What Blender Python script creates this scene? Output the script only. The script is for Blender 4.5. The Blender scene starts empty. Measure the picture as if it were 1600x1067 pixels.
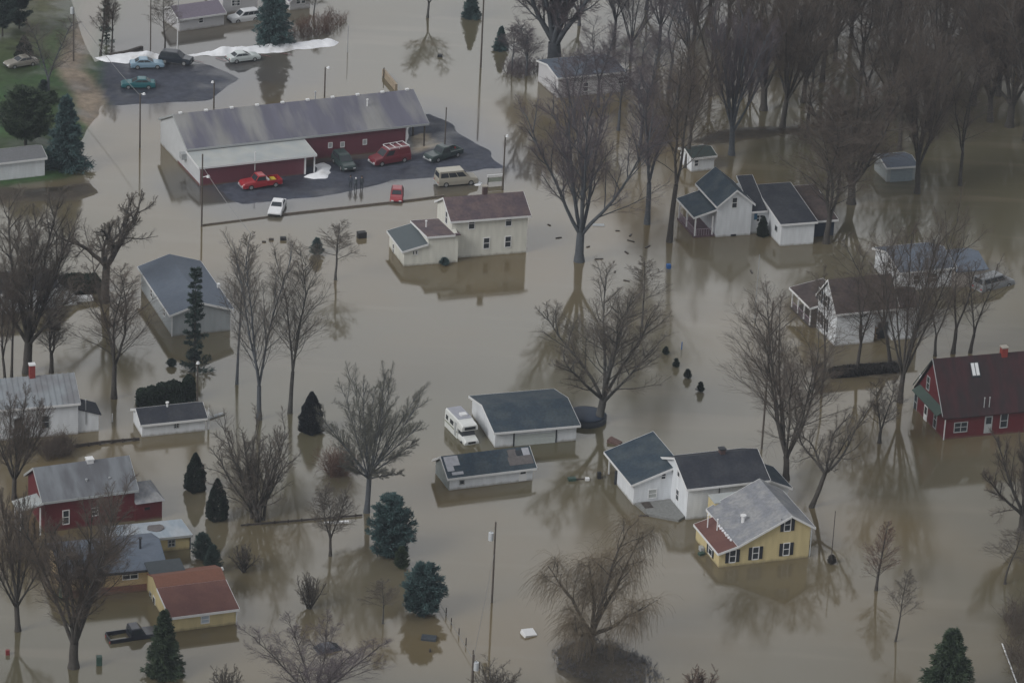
import bpy, math, random
import numpy as np
from mathutils import Matrix
SC = bpy.context.scene
COL = SC.collection
# ------------------------------------------------------------------ camera
FOC, RO = 6000., .05
TH = math.atan(2647 / FOC)
CH = math.cos(TH) / .005
CAM = np.array([0, 0, CH])
FWD = np.array([0, math.cos(TH), -math.sin(TH)])
_u0 = np.array([0, math.sin(TH), math.cos(TH)])
_r0 = np.array([1., 0, 0])
RIGHT = _r0 * math.cos(RO) + _u0 * math.sin(RO)
UP = _u0 * math.cos(RO) - _r0 * math.sin(RO)
cd = bpy.data.cameras.new("camera")
cam = bpy.data.objects.new("camera", cd)
COL.objects.link(cam)
cd.sensor_width = 36
cd.lens = FOC / 1600 * 36
cd.clip_start = 1
cd.clip_end = 12000
M = Matrix.Identity(4)
for i in range(3):
    M[i][0], M[i][1], M[i][2], M[i][3] = RIGHT[i], UP[i], -FWD[i], CAM[i]
cam.matrix_world = M
SC.camera = cam
# ------------------------------------------------------------------ light
SUN_EL, SUN_AZ = 36, 232          # elevation, compass azimuth of the sun (0 = +Y, clockwise)
w = bpy.data.worlds.new("World")
SC.world = w
w.use_nodes = True
nt = w.node_tree
bg = nt.nodes["Background"]
sky = nt.nodes.new("ShaderNodeTexSky")
sky.sky_type = 'NISHITA'
sky.sun_disc = False
sky.sun_elevation = math.radians(SUN_EL)
sky.sun_rotation = math.radians(SUN_AZ)
sky.air_density = 1.0
sky.dust_density = 3.0
hsv = nt.nodes.new("ShaderNodeHueSaturation")
hsv.inputs['Saturation'].default_value = .22
nt.links.new(sky.outputs[0], hsv.inputs['Color'])
# overcast: a grey cloud layer over most of that sky, then one made-up bright patch ahead so the mirrored water darkens towards the edges
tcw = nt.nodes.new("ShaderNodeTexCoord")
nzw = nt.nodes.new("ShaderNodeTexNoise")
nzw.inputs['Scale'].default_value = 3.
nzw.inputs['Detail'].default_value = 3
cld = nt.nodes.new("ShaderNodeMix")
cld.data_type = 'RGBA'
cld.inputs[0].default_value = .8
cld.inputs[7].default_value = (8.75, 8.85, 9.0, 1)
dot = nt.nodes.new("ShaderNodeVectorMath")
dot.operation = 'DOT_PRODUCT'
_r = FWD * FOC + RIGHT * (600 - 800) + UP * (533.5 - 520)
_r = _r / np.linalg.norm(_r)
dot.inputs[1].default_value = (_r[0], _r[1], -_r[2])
thin = nt.nodes.new("ShaderNodeMapRange")  # gain of the added bright patch, dimming the rest of the sky around it
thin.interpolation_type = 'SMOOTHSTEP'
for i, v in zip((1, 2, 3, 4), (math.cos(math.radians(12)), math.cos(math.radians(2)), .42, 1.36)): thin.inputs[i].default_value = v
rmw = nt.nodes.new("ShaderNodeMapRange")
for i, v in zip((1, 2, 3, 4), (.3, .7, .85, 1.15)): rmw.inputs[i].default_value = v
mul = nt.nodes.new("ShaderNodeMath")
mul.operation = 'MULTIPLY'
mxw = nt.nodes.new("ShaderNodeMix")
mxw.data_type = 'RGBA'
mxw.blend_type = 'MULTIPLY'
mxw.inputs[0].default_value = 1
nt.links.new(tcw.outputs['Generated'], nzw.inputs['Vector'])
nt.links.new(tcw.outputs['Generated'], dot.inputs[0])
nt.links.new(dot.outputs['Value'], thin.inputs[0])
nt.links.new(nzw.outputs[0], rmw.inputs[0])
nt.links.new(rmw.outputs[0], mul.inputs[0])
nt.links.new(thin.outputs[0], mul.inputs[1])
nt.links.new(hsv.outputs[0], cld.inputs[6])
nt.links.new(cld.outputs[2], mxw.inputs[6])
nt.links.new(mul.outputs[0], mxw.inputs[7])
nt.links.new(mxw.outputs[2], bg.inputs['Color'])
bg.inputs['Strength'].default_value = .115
sd_ = bpy.data.lights.new("sun", 'SUN')
sd_.energy = 1.3
sd_.angle = math.radians(25)
sd_.color = (1, .98, .95)
sun = bpy.data.objects.new("sun", sd_)
COL.objects.link(sun)
sun.rotation_euler = (math.radians(90 - SUN_EL), 0, math.radians(180 - SUN_AZ))
SC.view_settings.view_transform = 'Standard'
SC.view_settings.look = 'None'
SC.view_settings.exposure = 0.40
SC.view_settings.gamma = 1
SC.cycles.max_bounces = 5
SC.cycles.diffuse_bounces = 2
SC.cycles.glossy_bounces = 3

def haze_box():
    me = bpy.data.meshes.new("haze")
    x, z0, z1 = 1520., -2.2, CH + 25
    y0, y1 = -1220., 2620.
    me.from_pydata([(-x, y0, z0), (x, y0, z0), (x, y1, z0), (-x, y1, z0), (-x, y0, z1), (x, y0, z1), (x, y1, z1), (-x, y1, z1)], [],
                   [(3, 2, 1, 0), (4, 5, 6, 7), (0, 1, 5, 4), (1, 2, 6, 5), (2, 3, 7, 6), (3, 0, 4, 7)])
    m = bpy.data.materials.new("haze")
    m.use_nodes = True
    t = m.node_tree
    t.nodes.remove(t.nodes["Principled BSDF"])
    v = t.nodes.new("ShaderNodeVolumePrincipled")
    v.inputs['Color'].default_value = (.80, .88, 1, 1)
    v.inputs['Density'].default_value = HAZE
    v.inputs['Anisotropy'].default_value = .2
    t.links.new(v.outputs[0], t.nodes["Material Output"].inputs['Volume'])
    me.materials.append(m)
    o = bpy.data.objects.new("haze", me)
    COL.objects.link(o)
    o['kind'] = 'stuff'
HAZE = .00015
haze_box()

# ------------------------------------------------------------------ photogrammetry helpers (pixels of the 1600x1067 photo -> metres)
def ray(x, y): return FWD * FOC + RIGHT * (x - 800) + UP * (533.5 - y)
def G(x, y, z=0.):
    r = ray(x, y)
    return CAM + r * ((z - CH) / r[2])
def GP(poly, z=0.): return np.array([G(x, y, z)[:2] for x, y in poly])
def zat(P, ty):
    d = np.array([P[0], P[1], 0]) - CAM
    a = 533.5 - ty
    return (a * (d @ FWD) - FOC * (d @ UP)) / (FOC * UP[2] - a * FWD[2])
def pxm(y): return .005 * (y + 2114)       # pixels per metre on a row
def height(bx, by, ty): return zat(G(bx, by), ty)

# ------------------------------------------------------------------ materials
MATS = {}
def mat(name, col, rough=.7, var=.12, scale=3., col2=None, mixscale=.5, stretch=None, metal=0., bump=0., spec=.5,
        waterline=False, courses=0., lo=.4, hi=.6):
    if name in MATS: return MATS[name]
    m = bpy.data.materials.new(name)
    m.use_nodes = True
    t = m.node_tree
    N, L = t.nodes, t.links
    b = N["Principled BSDF"]
    b.inputs['Roughness'].default_value = rough
    b.inputs['Metallic'].default_value = metal
    b.inputs['Specular IOR Level'].default_value = spec
    tc = N.new("ShaderNodeTexCoord")
    mp = N.new("ShaderNodeMapping")
    if stretch: mp.inputs['Scale'].default_value = stretch
    L.new(tc.outputs['Object'], mp.inputs['Vector'])
    def mix(a, bb, fac, mode='MIX'):
        x = N.new("ShaderNodeMix")
        x.data_type = 'RGBA'
        x.blend_type = mode
        for s, v in ((0, fac), (6, a), (7, bb)):
            if hasattr(v, 'is_output'): L.new(v, x.inputs[s])
            elif s == 0: x.inputs[0].default_value = v
            else: x.inputs[s].default_value = (*v[:3], 1)
        return x.outputs[2]
    def rng(src, a, c, lo_, hi_):
        r = N.new("ShaderNodeMapRange")
        L.new(src, r.inputs[0])
        for i, v in zip((1, 2, 3, 4), (a, c, lo_, hi_)): r.inputs[i].default_value = v
        return r.outputs[0]
    def noise(sc, det=4, vec=None):
        n = N.new("ShaderNodeTexNoise")
        n.inputs['Scale'].default_value = sc
        n.inputs['Detail'].default_value = det
        L.new(vec or mp.outputs[0], n.inputs['Vector'])
        return n.outputs[0]
    c = col
    if col2 is not None:
        c = mix(col, col2, rng(noise(mixscale), lo, hi, 0, 1))
    nz = noise(scale)
    c = mix(c, rng(nz, .25, .75, 1 - var, 1 + var), 1., 'MULTIPLY')
    if courses or waterline:
        sx = N.new("ShaderNodeSeparateXYZ")
        L.new(tc.outputs['Object'], sx.inputs[0])
    if courses:
        mm = N.new("ShaderNodeMath")
        mm.operation = 'MODULO'
        ad = N.new("ShaderNodeMath")
        ad.operation = 'ADD'
        ad.inputs[1].default_value = 50
        L.new(sx.outputs[2], ad.inputs[0])
        L.new(ad.outputs[0], mm.inputs[0])
        mm.inputs[1].default_value = courses
        c = mix(c, rng(mm.outputs[0], 0, courses * .25, .92, 1.0), 1., 'MULTIPLY')
    if waterline:
        ad2 = N.new("ShaderNodeMath")
        ad2.operation = 'MULTIPLY_ADD'
        L.new(noise(1.1), ad2.inputs[0])
        ad2.inputs[1].default_value = -.5
        L.new(sx.outputs[2], ad2.inputs[2])
        c = mix((.15, .125, .085), c, rng(ad2.outputs[0], -.24, .06, .35, 1))
    L.new(c, b.inputs['Base Color'])
    if bump:
        bp = N.new("ShaderNodeBump")
        bp.inputs['Strength'].default_value = bump
        bp.inputs['Distance'].default_value = .05
        L.new(nz, bp.inputs['Height'])
        L.new(bp.outputs[0], b.inputs['Normal'])
    MATS[name] = m
    return m
white_siding = mat("white_siding", (.70, .73, .765), .6, .10, 1.6, stretch=(1.3, 1.3, .22), waterline=True, courses=.24)
cream_siding = mat("cream_siding", (.68, .68, .62), .6, .10, 1.6, stretch=(1.3, 1.3, .22), waterline=True, courses=.24)
grey_siding = mat("grey_siding", (.36, .39, .41), .6, .10, 1.6, stretch=(1.3, 1.3, .22), waterline=True, courses=.24)
yellow_siding = mat("yellow_siding", (.58, .49, .27), .6, .10, 1.6, stretch=(1.3, 1.3, .22), waterline=True, courses=.22)
tan_siding = mat("tan_siding", (.50, .38, .22), .65, .08, 2, waterline=True, courses=.24)
red_metal = mat("red_metal", (.155, .045, .062), .5, .06, 1.5, waterline=True, stretch=(1, 1, .2))
red_paint = mat("red_paint", (.115, .016, .022), .6, .12, 2, waterline=True, courses=.22)
white_metal = mat("white_metal", (.55, .57, .59), .45, .06, 1, waterline=True)
trim_white = mat("trim_white", (.74, .75, .76), .5, .05)
trim_grey = mat("trim_grey", (.38, .40, .41), .5, .08)
glass = mat("glass", (.03, .037, .045), .12, .3, .8)
dark_panel = mat("dark_panel", (.03, .034, .042), .6, .1)
black_shutter = mat("black_shutter", (.022, .026, .034), .55, .1)
brick = mat("brick", (.21, .105, .078), .8, .2, 8, waterline=True)
brick_red = mat("brick_red", (.24, .035, .028), .8, .2, 8)
concrete = mat("concrete", (.36, .33, .29), .85, .12, 2)
roof_red_bldg = mat("roof_weathered_metal", (.125, .125, .165), .55, .14, .8, (.245, .245, .245), .30, (1.1, .22, .22), lo=.44, hi=.60)
roof_pale = mat("roof_pale_membrane", (.42, .44, .43), .6, .08, 1.2, (.36, .39, .40), .6)
roof_brown = mat("roof_brown_shingle", (.088, .066, .078), .8, .26, 3, (.13, .094, .096), .6)
roof_navy = mat("roof_navy_shingle", (.028, .046, .066), .85, .3, 3.5, (.050, .068, .082), .5)
roof_black = mat("roof_black_shingle", (.024, .028, .040), .85, .3, 3.5, (.040, .044, .055), .5)
roof_slate = mat("roof_slate_blue", (.115, .14, .18), .7, .1, 3, (.10, .125, .165), .4)
roof_grey = mat("roof_grey_shingle", (.20, .21, .235), .8, .2, 3, (.27, .275, .285), .7)
roof_tin = mat("roof_grey_tin", (.18, .195, .215), .55, .12, 1.2, (.115, .12, .135), .45, (1.6, .5, .5))
roof_redbrown = mat("roof_red_shingle", (.115, .050, .044), .85, .15, 5, (.14, .064, .052), .5)
roof_orange = mat("roof_orange_shingle", (.18, .078, .052), .85, .15, 5)
roof_barn = mat("roof_barn_red", (.040, .012, .015), .8, .25, 1.5, (.024, .014, .016), .5, (1.8, .5, .5))
roof_bluetin = mat("roof_pale_blue_tin", (.28, .34, .40), .5, .1, 2, (.36, .40, .44), .5, (1.5, .4, .4))
roof_darkbrown = mat("roof_dark_brown", (.050, .038, .038), .85, .3, 3, (.078, .058, .054), .6)
roof_seam = mat("roof_standing_seam", (.26, .285, .31), .45, .08, 1, (.20, .205, .22), .4)
snow = mat("snow", (.84, .86, .90), .8, .08, 1.5, (.58, .58, .58), .55, bump=.8, lo=.52, hi=.72)
bark = mat("bark_grey", (.085, .085, .083), .9, .25, 3, (.062, .06, .055), 1, bump=.3)
bark_dark = mat("bark_dark", (.062, .056, .050), .9, .25, 3, bump=.3)
bark_blue = mat("bark_bluegrey", (.082, .092, .105), .9, .22, 3, bump=.3)
twig = mat("twig_grey_brown", (.132, .114, .096), .9, .2, 1)
twig_dark = mat("twig_dark", (.108, .086, .070), .9, .2, 1)
twig_mauve = mat("twig_mauve", (.128, .106, .116), .9, .2, 1)
twig_rust = mat("twig_rust", (.150, .092, .070), .9, .2, 1)
twig_willow = mat("twig_willow", (.160, .128, .088), .9, .25, 1)
spruce = mat("spruce_needles", (.026, .048, .040), .8, .5, .9, (.042, .070, .062), 1.6)
blue_spruce = mat("blue_spruce_needles", (.038, .078, .080), .8, .5, .9, (.064, .115, .115), 1.6)
pine = mat("pine_needles", (.026, .046, .026), .8, .5, .9, (.046, .070, .036), 1.6)
yew = mat("clipped_evergreen", (.012, .024, .016), .85, .4, 1.5, (.02, .036, .022), 2)
arborvitae = mat("arborvitae", (.014, .027, .021), .85, .45, 2, (.022, .038, .028), 2)
wood_pole = mat("weathered_pole", (.10, .085, .072), .9, .2, 2)
dark_wood = mat("wet_wood", (.062, .052, .046), .9, .25, 3)
grey_wood = mat("grey_deck_wood", (.20, .205, .20), .85, .2, 3)
steel = mat("galvanized", (.42, .44, .46), .4, .1, 2, metal=.3)
rubber = mat("tyre_rubber", (.018, .018, .02), .8, .1)
rimm = mat("wheel_rim", (.42, .43, .44), .35, .1, metal=.5)
lamp_glass = mat("lamp_glass", (.7, .72, .74), .3, .03)
red_lens = mat("red_lens", (.35, .02, .02), .3, .05)
black_pl = mat("black_plastic", (.02, .021, .023), .6, .1)
blue_pl = mat("blue_plastic", (.02, .10, .30), .5, .1)
green_pl = mat("green_plastic", (.035, .075, .06), .5, .1)
navy_tarp = mat("navy_cover", (.030, .046, .075), .6, .15, 1)
wire_m = mat("wire", (.20, .20, .20), .6, .05)
def paint(name, c): return mat(name, c, .28, .04, 2)

# ------------------------------------------------------------------ mesh builder
class MB:
    def __init__(s): s.v, s.f = [], []
    def add(s, vs, fs):
        o = len(s.v)
        s.v += [tuple(map(float, p)) for p in vs]
        s.f += [tuple(i + o for i in f) for f in fs]
        return s
    def box(s, x0, x1, y0, y1, z0, z1):
        return s.add([(x0, y0, z0), (x1, y0, z0), (x1, y1, z0), (x0, y1, z0), (x0, y0, z1), (x1, y0, z1), (x1, y1, z1), (x0, y1, z1)],
                     [(3, 2, 1, 0), (4, 5, 6, 7), (0, 1, 5, 4), (1, 2, 6, 5), (2, 3, 7, 6), (3, 0, 4, 7)])
    def prism(s, prof, axis, t0, t1):
        n = len(prof)
        if axis == 'x': vs = [(t0, a, b) for a, b in prof] + [(t1, a, b) for a, b in prof]
        elif axis == 'y': vs = [(a, t0, b) for a, b in prof] + [(a, t1, b) for a, b in prof]
        else: vs = [(a, b, t0) for a, b in prof] + [(a, b, t1) for a, b in prof]
        return s.add(vs, [tuple(range(n))[::-1], tuple(range(n, 2 * n))] + [(i, (i + 1) % n, n + (i + 1) % n, n + i) for i in range(n)])
    def tube(s, p0, p1, r0, r1=None, n=8):
        r1 = r0 if r1 is None else r1
        p0, p1 = np.array(p0, float), np.array(p1, float)
        d = p1 - p0
        d /= np.linalg.norm(d)
        e = np.cross(d, (0, 0, 1) if abs(d[2]) < .9 else (1, 0, 0))
        e /= np.linalg.norm(e)
        g = np.cross(d, e)
        vs = [p + r * (e * math.cos(a) + g * math.sin(a)) for p, r in ((p0, r0), (p1, r1)) for a in [2 * math.pi * i / n for i in range(n)]]
        return s.add(vs, [tuple(range(n))[::-1], tuple(range(n, 2 * n))] + [(i, (i + 1) % n, n + (i + 1) % n, n + i) for i in range(n)])
    def path(s, pts, r, n=6):
        for a, b in zip(pts[:-1], pts[1:]): s.tube(a, b, r, r, n)
        return s
    def loft(s, rings):
        n = len(rings[0])
        vs = [p for r in rings for p in r]
        fs = [tuple(range(n))[::-1], tuple(range(len(vs) - n, len(vs)))]
        for k in range(len(rings) - 1):
            o = k * n
            fs += [(o + i, o + (i + 1) % n, o + n + (i + 1) % n, o + n + i) for i in range(n)]
        return s.add(vs, fs)
    def build(s, name, m, parent=None, smooth=False, loc=None, rotz=0):
        me = bpy.data.meshes.new(name)
        me.from_pydata(s.v, [], s.f)
        me.materials.append(m)
        if smooth: me.polygons.foreach_set('use_smooth', [True] * len(me.polygons))
        import bmesh
        bm = bmesh.new()
        bm.from_mesh(me)
        bmesh.ops.recalc_face_normals(bm, faces=bm.faces)
        bm.to_mesh(me)
        bm.free()
        o = bpy.data.objects.new(name, me)
        COL.objects.link(o)
        if parent: o.parent = parent
        if loc is not None:
            o.location = loc
            o.rotation_euler = (0, 0, rotz)
        return o
def tag(o, label, cat, group=None, kind=None):
    o['label'] = label
    o['category'] = cat
    if group: o['group'] = group
    if kind: o['kind'] = kind
    return o
def thing(name, label, cat, loc, rotz=0, group=None):
    o = bpy.data.objects.new(name, None)
    COL.objects.link(o)
    o.location = tuple(map(float, loc))
    o.rotation_euler = (0, 0, rotz)
    o.empty_display_size = .3
    return tag(o, label, cat, group)
def npmesh(name, verts, faces, m, parent=None, smooth=False):
    """verts (N,3) and faces (M,k) numpy arrays"""
    me = bpy.data.meshes.new(name)
    nf, k = faces.shape
    me.vertices.add(len(verts))
    me.vertices.foreach_set('co', np.ascontiguousarray(verts, np.float32).ravel())
    me.loops.add(nf * k)
    me.loops.foreach_set('vertex_index', np.ascontiguousarray(faces, np.int32).ravel())
    me.polygons.add(nf)
    me.polygons.foreach_set('loop_start', np.arange(0, nf * k, k, dtype=np.int32))
    me.polygons.foreach_set('loop_total', np.full(nf, k, np.int32))
    if smooth: me.polygons.foreach_set('use_smooth', np.ones(nf, bool))
    me.update(calc_edges=True)
    me.materials.append(m)
    o = bpy.data.objects.new(name, me)
    COL.objects.link(o)
    if parent: o.parent = parent
    return o

# ------------------------------------------------------------------ ground and flood water
def sdist(X, Y, poly):
    """signed distance, positive inside"""
    P = np.asarray(poly)
    d = np.full(X.shape, 1e9)
    ins = np.zeros(X.shape, bool)
    for i in range(len(P)):
        a, b = P[i], P[(i + 1) % len(P)]
        e = b - a
        t = np.clip(((X - a[0]) * e[0] + (Y - a[1]) * e[1]) / (e @ e), 0, 1)
        d = np.minimum(d, np.hypot(X - a[0] - t * e[0], Y - a[1] - t * e[1]))
        c = ((a[1] > Y) != (b[1] > Y)) & (X < (b[0] - a[0]) * (Y - a[1]) / (b[1] - a[1] + 1e-12) + a[0])
        ins ^= c
    return np.where(ins, d, -d)
def wob(X, Y, s, seed):
    r = np.random.RandomState(seed)
    o = 0
    for k in range(7):
        a = r.rand() * 6.28
        f = (1 + k * .7) / s
        o = o + np.sin((X * math.cos(a) + Y * math.sin(a)) * f + r.rand() * 6.28) / (1 + k * .55)
    return o * .5
LAND = [[(-90, -80), (108, -80), (116, 20), (150, 31), (250, 27), (262, 34), (150, 44), (136, 60), (128, 88), (133, 105), (152, 140), (160, 180), (146, 215), (140, 268),
         (78, 288), (50, 290), (-20, 300), (-90, 300)]]
BROWN = [[(-30, 294), (60, 292), (140, 285), (150, 300), (120, 312), (50, 318), (-30, 322)], [(110, 32), (200, 34), (258, 27), (264, 38), (200, 43), (138, 46)], [(400, 52), (440, 20), (520, 12), (545, 30), (520, 52), (450, 62)], [(1085, 222), (1110, 205), (1240, 196), (1330, 198), (1350, 206), (1230, 211), (1110, 226)],
         [(1278, 585), (1290, 573), (1400, 565), (1418, 574), (1410, 585), (1330, 590)],
         [(875, 1020), (905, 1003), (960, 1008), (1005, 1030), (1020, 1060), (1000, 1085), (920, 1080), (880, 1050)],
         [(268, 48), (345, 38), (352, 46), (300, 56), (270, 56)]]
ROAD = [(20, 20), (45, 20), (62, 45), (92, 84), (132, 112), (158, 146), (166, 185), (150, 210), (126, 190), (113, 148), (84, 112), (55, 75), (28, 42)]
LOT1 = [(122, 94), (148, 86), (260, 85), (400, 76), (525, 62), (535, 70), (500, 88), (440, 104), (400, 112), (368, 120), (345, 134), (318, 152), (240, 160), (172, 156), (132, 122)]
LOT2 = [(318, 292), (352, 283), (480, 262), (641, 242), (645, 200), (668, 178), (690, 186), (728, 208), (768, 240), (778, 262), (745, 268), (690, 276), (640, 284),
        (560, 295), (500, 305), (440, 312), (380, 318), (350, 308)]
PAD = [(641, 214), (664, 206), (692, 228), (643, 243)]
xs = np.concatenate([[-1500, -800, -400, -160], np.arange(-100, 100.1, .8), [160, 400, 800, 1500]])
ys = np.concatenate([[-1200, -400, 120, 220], np.arange(268, 500.1, .8), [560, 700, 1500, 2600]])
X, Y = np.meshgrid(xs, ys)
W1 = wob(X, Y, 9, 1)
W2 = wob(X, Y, 3.2, 2)
Hh = np.full(X.shape, -1.1)
cov = np.zeros(X.shape + (3,))
cov[:] = (.13, .11, .075)
def put(mask, c):
    m = np.clip(mask, 0, 1)[..., None]
    cov[:] = cov * (1 - m) + np.array(c) * m
s = sdist(X, Y, GP(LOT1)) + 1.6 + W1 * .6 + W2 * .7
Hh = np.maximum(Hh, np.clip(s * .022, -1.1, .09))
put((s + 12) / 6, (.054, .060, .080))
s = sdist(X, Y, GP(LOT2)) + W2 * .9
Hh = np.maximum(Hh, np.clip(s * .028, -1.1, .07))
put((s + 9) / 4, (.052, .058, .078))
for p in LAND:
    s = sdist(X, Y, GP(p)) + W1 * 1.6 + W2 * .8
    Hh = np.maximum(Hh, np.clip(s * .09, -1.1, .8))
    put((s + 1.5) / 2.5, (.032, .078, .024))
    put(np.clip(.5 + W2 * .6 + W1 * .4, 0, 1) * (s > 0) * .6, (.055, .058, .030))
for p in BROWN:
    s = sdist(X, Y, GP(p)) + W2 * .6
    Hh = np.maximum(Hh, np.clip(s * .15, -1.1, .35))
    put((s + 1) / 2, (.050, .042, .032))
s = sdist(X, Y, GP(PAD))
Hh = np.where(s > 0, .1, Hh)
put(s / .5, (.33, .28, .21))
s = sdist(X, Y, GP(ROAD)) + W2 * .35
put((s + .6) / 1.2, (.215, .175, .135))
nx, ny = len(xs), len(ys)
idx = np.arange(nx * ny).reshape(ny, nx)
quads = np.stack([idx[:-1, :-1], idx[:-1, 1:], idx[1:, 1:], idx[1:, :-1]], -1).reshape(-1, 4)
def colour_attr(me, name, arr):
    ca = me.color_attributes.new(name, 'FLOAT_COLOR', 'POINT')
    a = np.ones((arr.shape[0], 4), np.float32)
    a[:, :3] = arr
    ca.data.foreach_set('color', a.ravel())
gm = bpy.data.materials.new("ground_cover")
gm.use_nodes = True
t = gm.node_tree
b = t.nodes["Principled BSDF"]
b.inputs['Roughness'].default_value = .7
b.inputs['Specular IOR Level'].default_value = .2
at = t.nodes.new("ShaderNodeAttribute")
at.attribute_name = "cover"
nz = t.nodes.new("ShaderNodeTexNoise")
nz.inputs['Scale'].default_value = .9
nz.inputs['Detail'].default_value = 8
nz.inputs['Roughness'].default_value = .7
tc = t.nodes.new("ShaderNodeTexCoord")
t.links.new(tc.outputs['Object'], nz.inputs['Vector'])
rm = t.nodes.new("ShaderNodeMapRange")
for i, v in zip((1, 2, 3, 4), (.3, .7, .65, 1.4)): rm.inputs[i].default_value = v
t.links.new(nz.outputs[0], rm.inputs[0])
mx = t.nodes.new("ShaderNodeMix")
mx.data_type = 'RGBA'
mx.blend_type = 'MULTIPLY'
mx.inputs[0].default_value = 1
t.links.new(at.outputs['Color'], mx.inputs[6])
nz2 = t.nodes.new("ShaderNodeTexNoise")
nz2.inputs['Scale'].default_value = .16
nz2.inputs['Detail'].default_value = 5
t.links.new(tc.outputs['Object'], nz2.inputs['Vector'])
rm2 = t.nodes.new("ShaderNodeMapRange")
for i, v in zip((1, 2, 3, 4), (.35, .65, .72, 1.3)): rm2.inputs[i].default_value = v
t.links.new(nz2.outputs[0], rm2.inputs[0])
mm = t.nodes.new("ShaderNodeMath")
mm.operation = 'MULTIPLY'
t.links.new(rm.outputs[0], mm.inputs[0])
t.links.new(rm2.outputs[0], mm.inputs[1])
t.links.new(mm.outputs[0], mx.inputs[7])
t.links.new(mx.outputs[2], b.inputs['Base Color'])
rw = t.nodes.new("ShaderNodeMapRange")       # wet patches
for i, v in zip((1, 2, 3, 4), (.38, .55, .28, .75)): rw.inputs[i].default_value = v
t.links.new(nz2.outputs[0], rw.inputs[0])
t.links.new(rw.outputs[0], b.inputs['Roughness'])
bp = t.nodes.new("ShaderNodeBump")
bp.inputs['Strength'].default_value = .5
bp.inputs['Distance'].default_value = .12
t.links.new(nz.outputs[0], bp.inputs['Height'])
t.links.new(bp.outputs[0], b.inputs['Normal'])
gr = npmesh("ground", np.stack([X, Y, Hh], -1).reshape(-1, 3), quads, gm, smooth=True)
colour_attr(gr.data, "cover", cov.reshape(-1, 3))
gr['kind'] = 'structure'
# water: opaque silt-laden flood; where the bed lies just under it the bed's own colour shows through
shal = np.where(Hh > -1.05, np.exp(np.minimum(Hh, 0) / .16), 0)
wm = bpy.data.materials.new("flood_water")
wm.use_nodes = True
t = wm.node_tree
b = t.nodes["Principled BSDF"]
b.inputs['Roughness'].default_value = .045
b.inputs['IOR'].default_value = 1.42
at = t.nodes.new("ShaderNodeAttribute")
at.attribute_name = "bed"
sh = t.nodes.new("ShaderNodeAttribute")
sh.attribute_name = "shallow"
tc = t.nodes.new("ShaderNodeTexCoord")
def wn(scale, det, vec=None):
    n = t.nodes.new("ShaderNodeTexNoise")
    n.inputs['Scale'].default_value = scale
    n.inputs['Detail'].default_value = det
    t.links.new(vec or tc.outputs['Object'], n.inputs['Vector'])
    return n.outputs[0]
def mr(src, a, c, d, e):
    r = t.nodes.new("ShaderNodeMapRange")
    r.interpolation_type = 'SMOOTHSTEP'
    t.links.new(src, r.inputs[0])
    for i, v in zip((1, 2, 3, 4), (a, c, d, e)): r.inputs[i].default_value = v
    return r.outputs[0]
def mxc(a, c, fac):
    x = t.nodes.new("ShaderNodeMix")
    x.data_type = 'RGBA'
    for s_, v in ((0, fac), (6, a), (7, c)):
        if hasattr(v, 'is_output'): t.links.new(v, x.inputs[s_])
        else: x.inputs[s_].default_value = (*v, 1)
    return x.outputs[2]
silt = mxc((.131, .116, .080), (.150, .117, .065), mr(wn(.028, 4), .38, .62, 0, 1))
silt = mxc(silt, (.106, .097, .062), mr(wn(.012, 3), .42, .62, 0, 1))
mps = t.nodes.new("ShaderNodeMapping")        # long faint silt streaks along the current
mps.inputs['Rotation'].default_value = (0, 0, .9)
mps.inputs['Scale'].default_value = (.03, .22, 1)
t.links.new(tc.outputs['Object'], mps.inputs['Vector'])
silt = mxc(silt, (.165, .140, .098), mr(wn(1.0, 5, mps.outputs[0]), .52, .70, 0, .5))
t.links.new(mxc(silt, at.outputs['Color'], sh.outputs['Fac']), b.inputs['Base Color'])
t.links.new(mr(wn(.035, 3), .40, .66, .05, .13), b.inputs['Roughness'])
mp = t.nodes.new("ShaderNodeMapping")
mp.inputs['Scale'].default_value = (1, 1, 1)
t.links.new(tc.outputs['Object'], mp.inputs['Vector'])
bp = t.nodes.new("ShaderNodeBump")
bp.inputs['Strength'].default_value = .03
bp.inputs['Distance'].default_value = .06
t.links.new(wn(.8, 3, mp.outputs[0]), bp.inputs['Height'])
t.links.new(bp.outputs[0], b.inputs['Normal'])
wa = npmesh("flood_water", np.stack([X, Y, X * 0], -1).reshape(-1, 3), quads, wm)
wa['kind'] = 'structure'
colour_attr(wa.data, "bed", cov.reshape(-1, 3))
fa = wa.data.attributes.new("shallow", 'FLOAT', 'POINT')
fa.data.foreach_set('value', (shal * .8).ravel().astype(np.float32))

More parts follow.
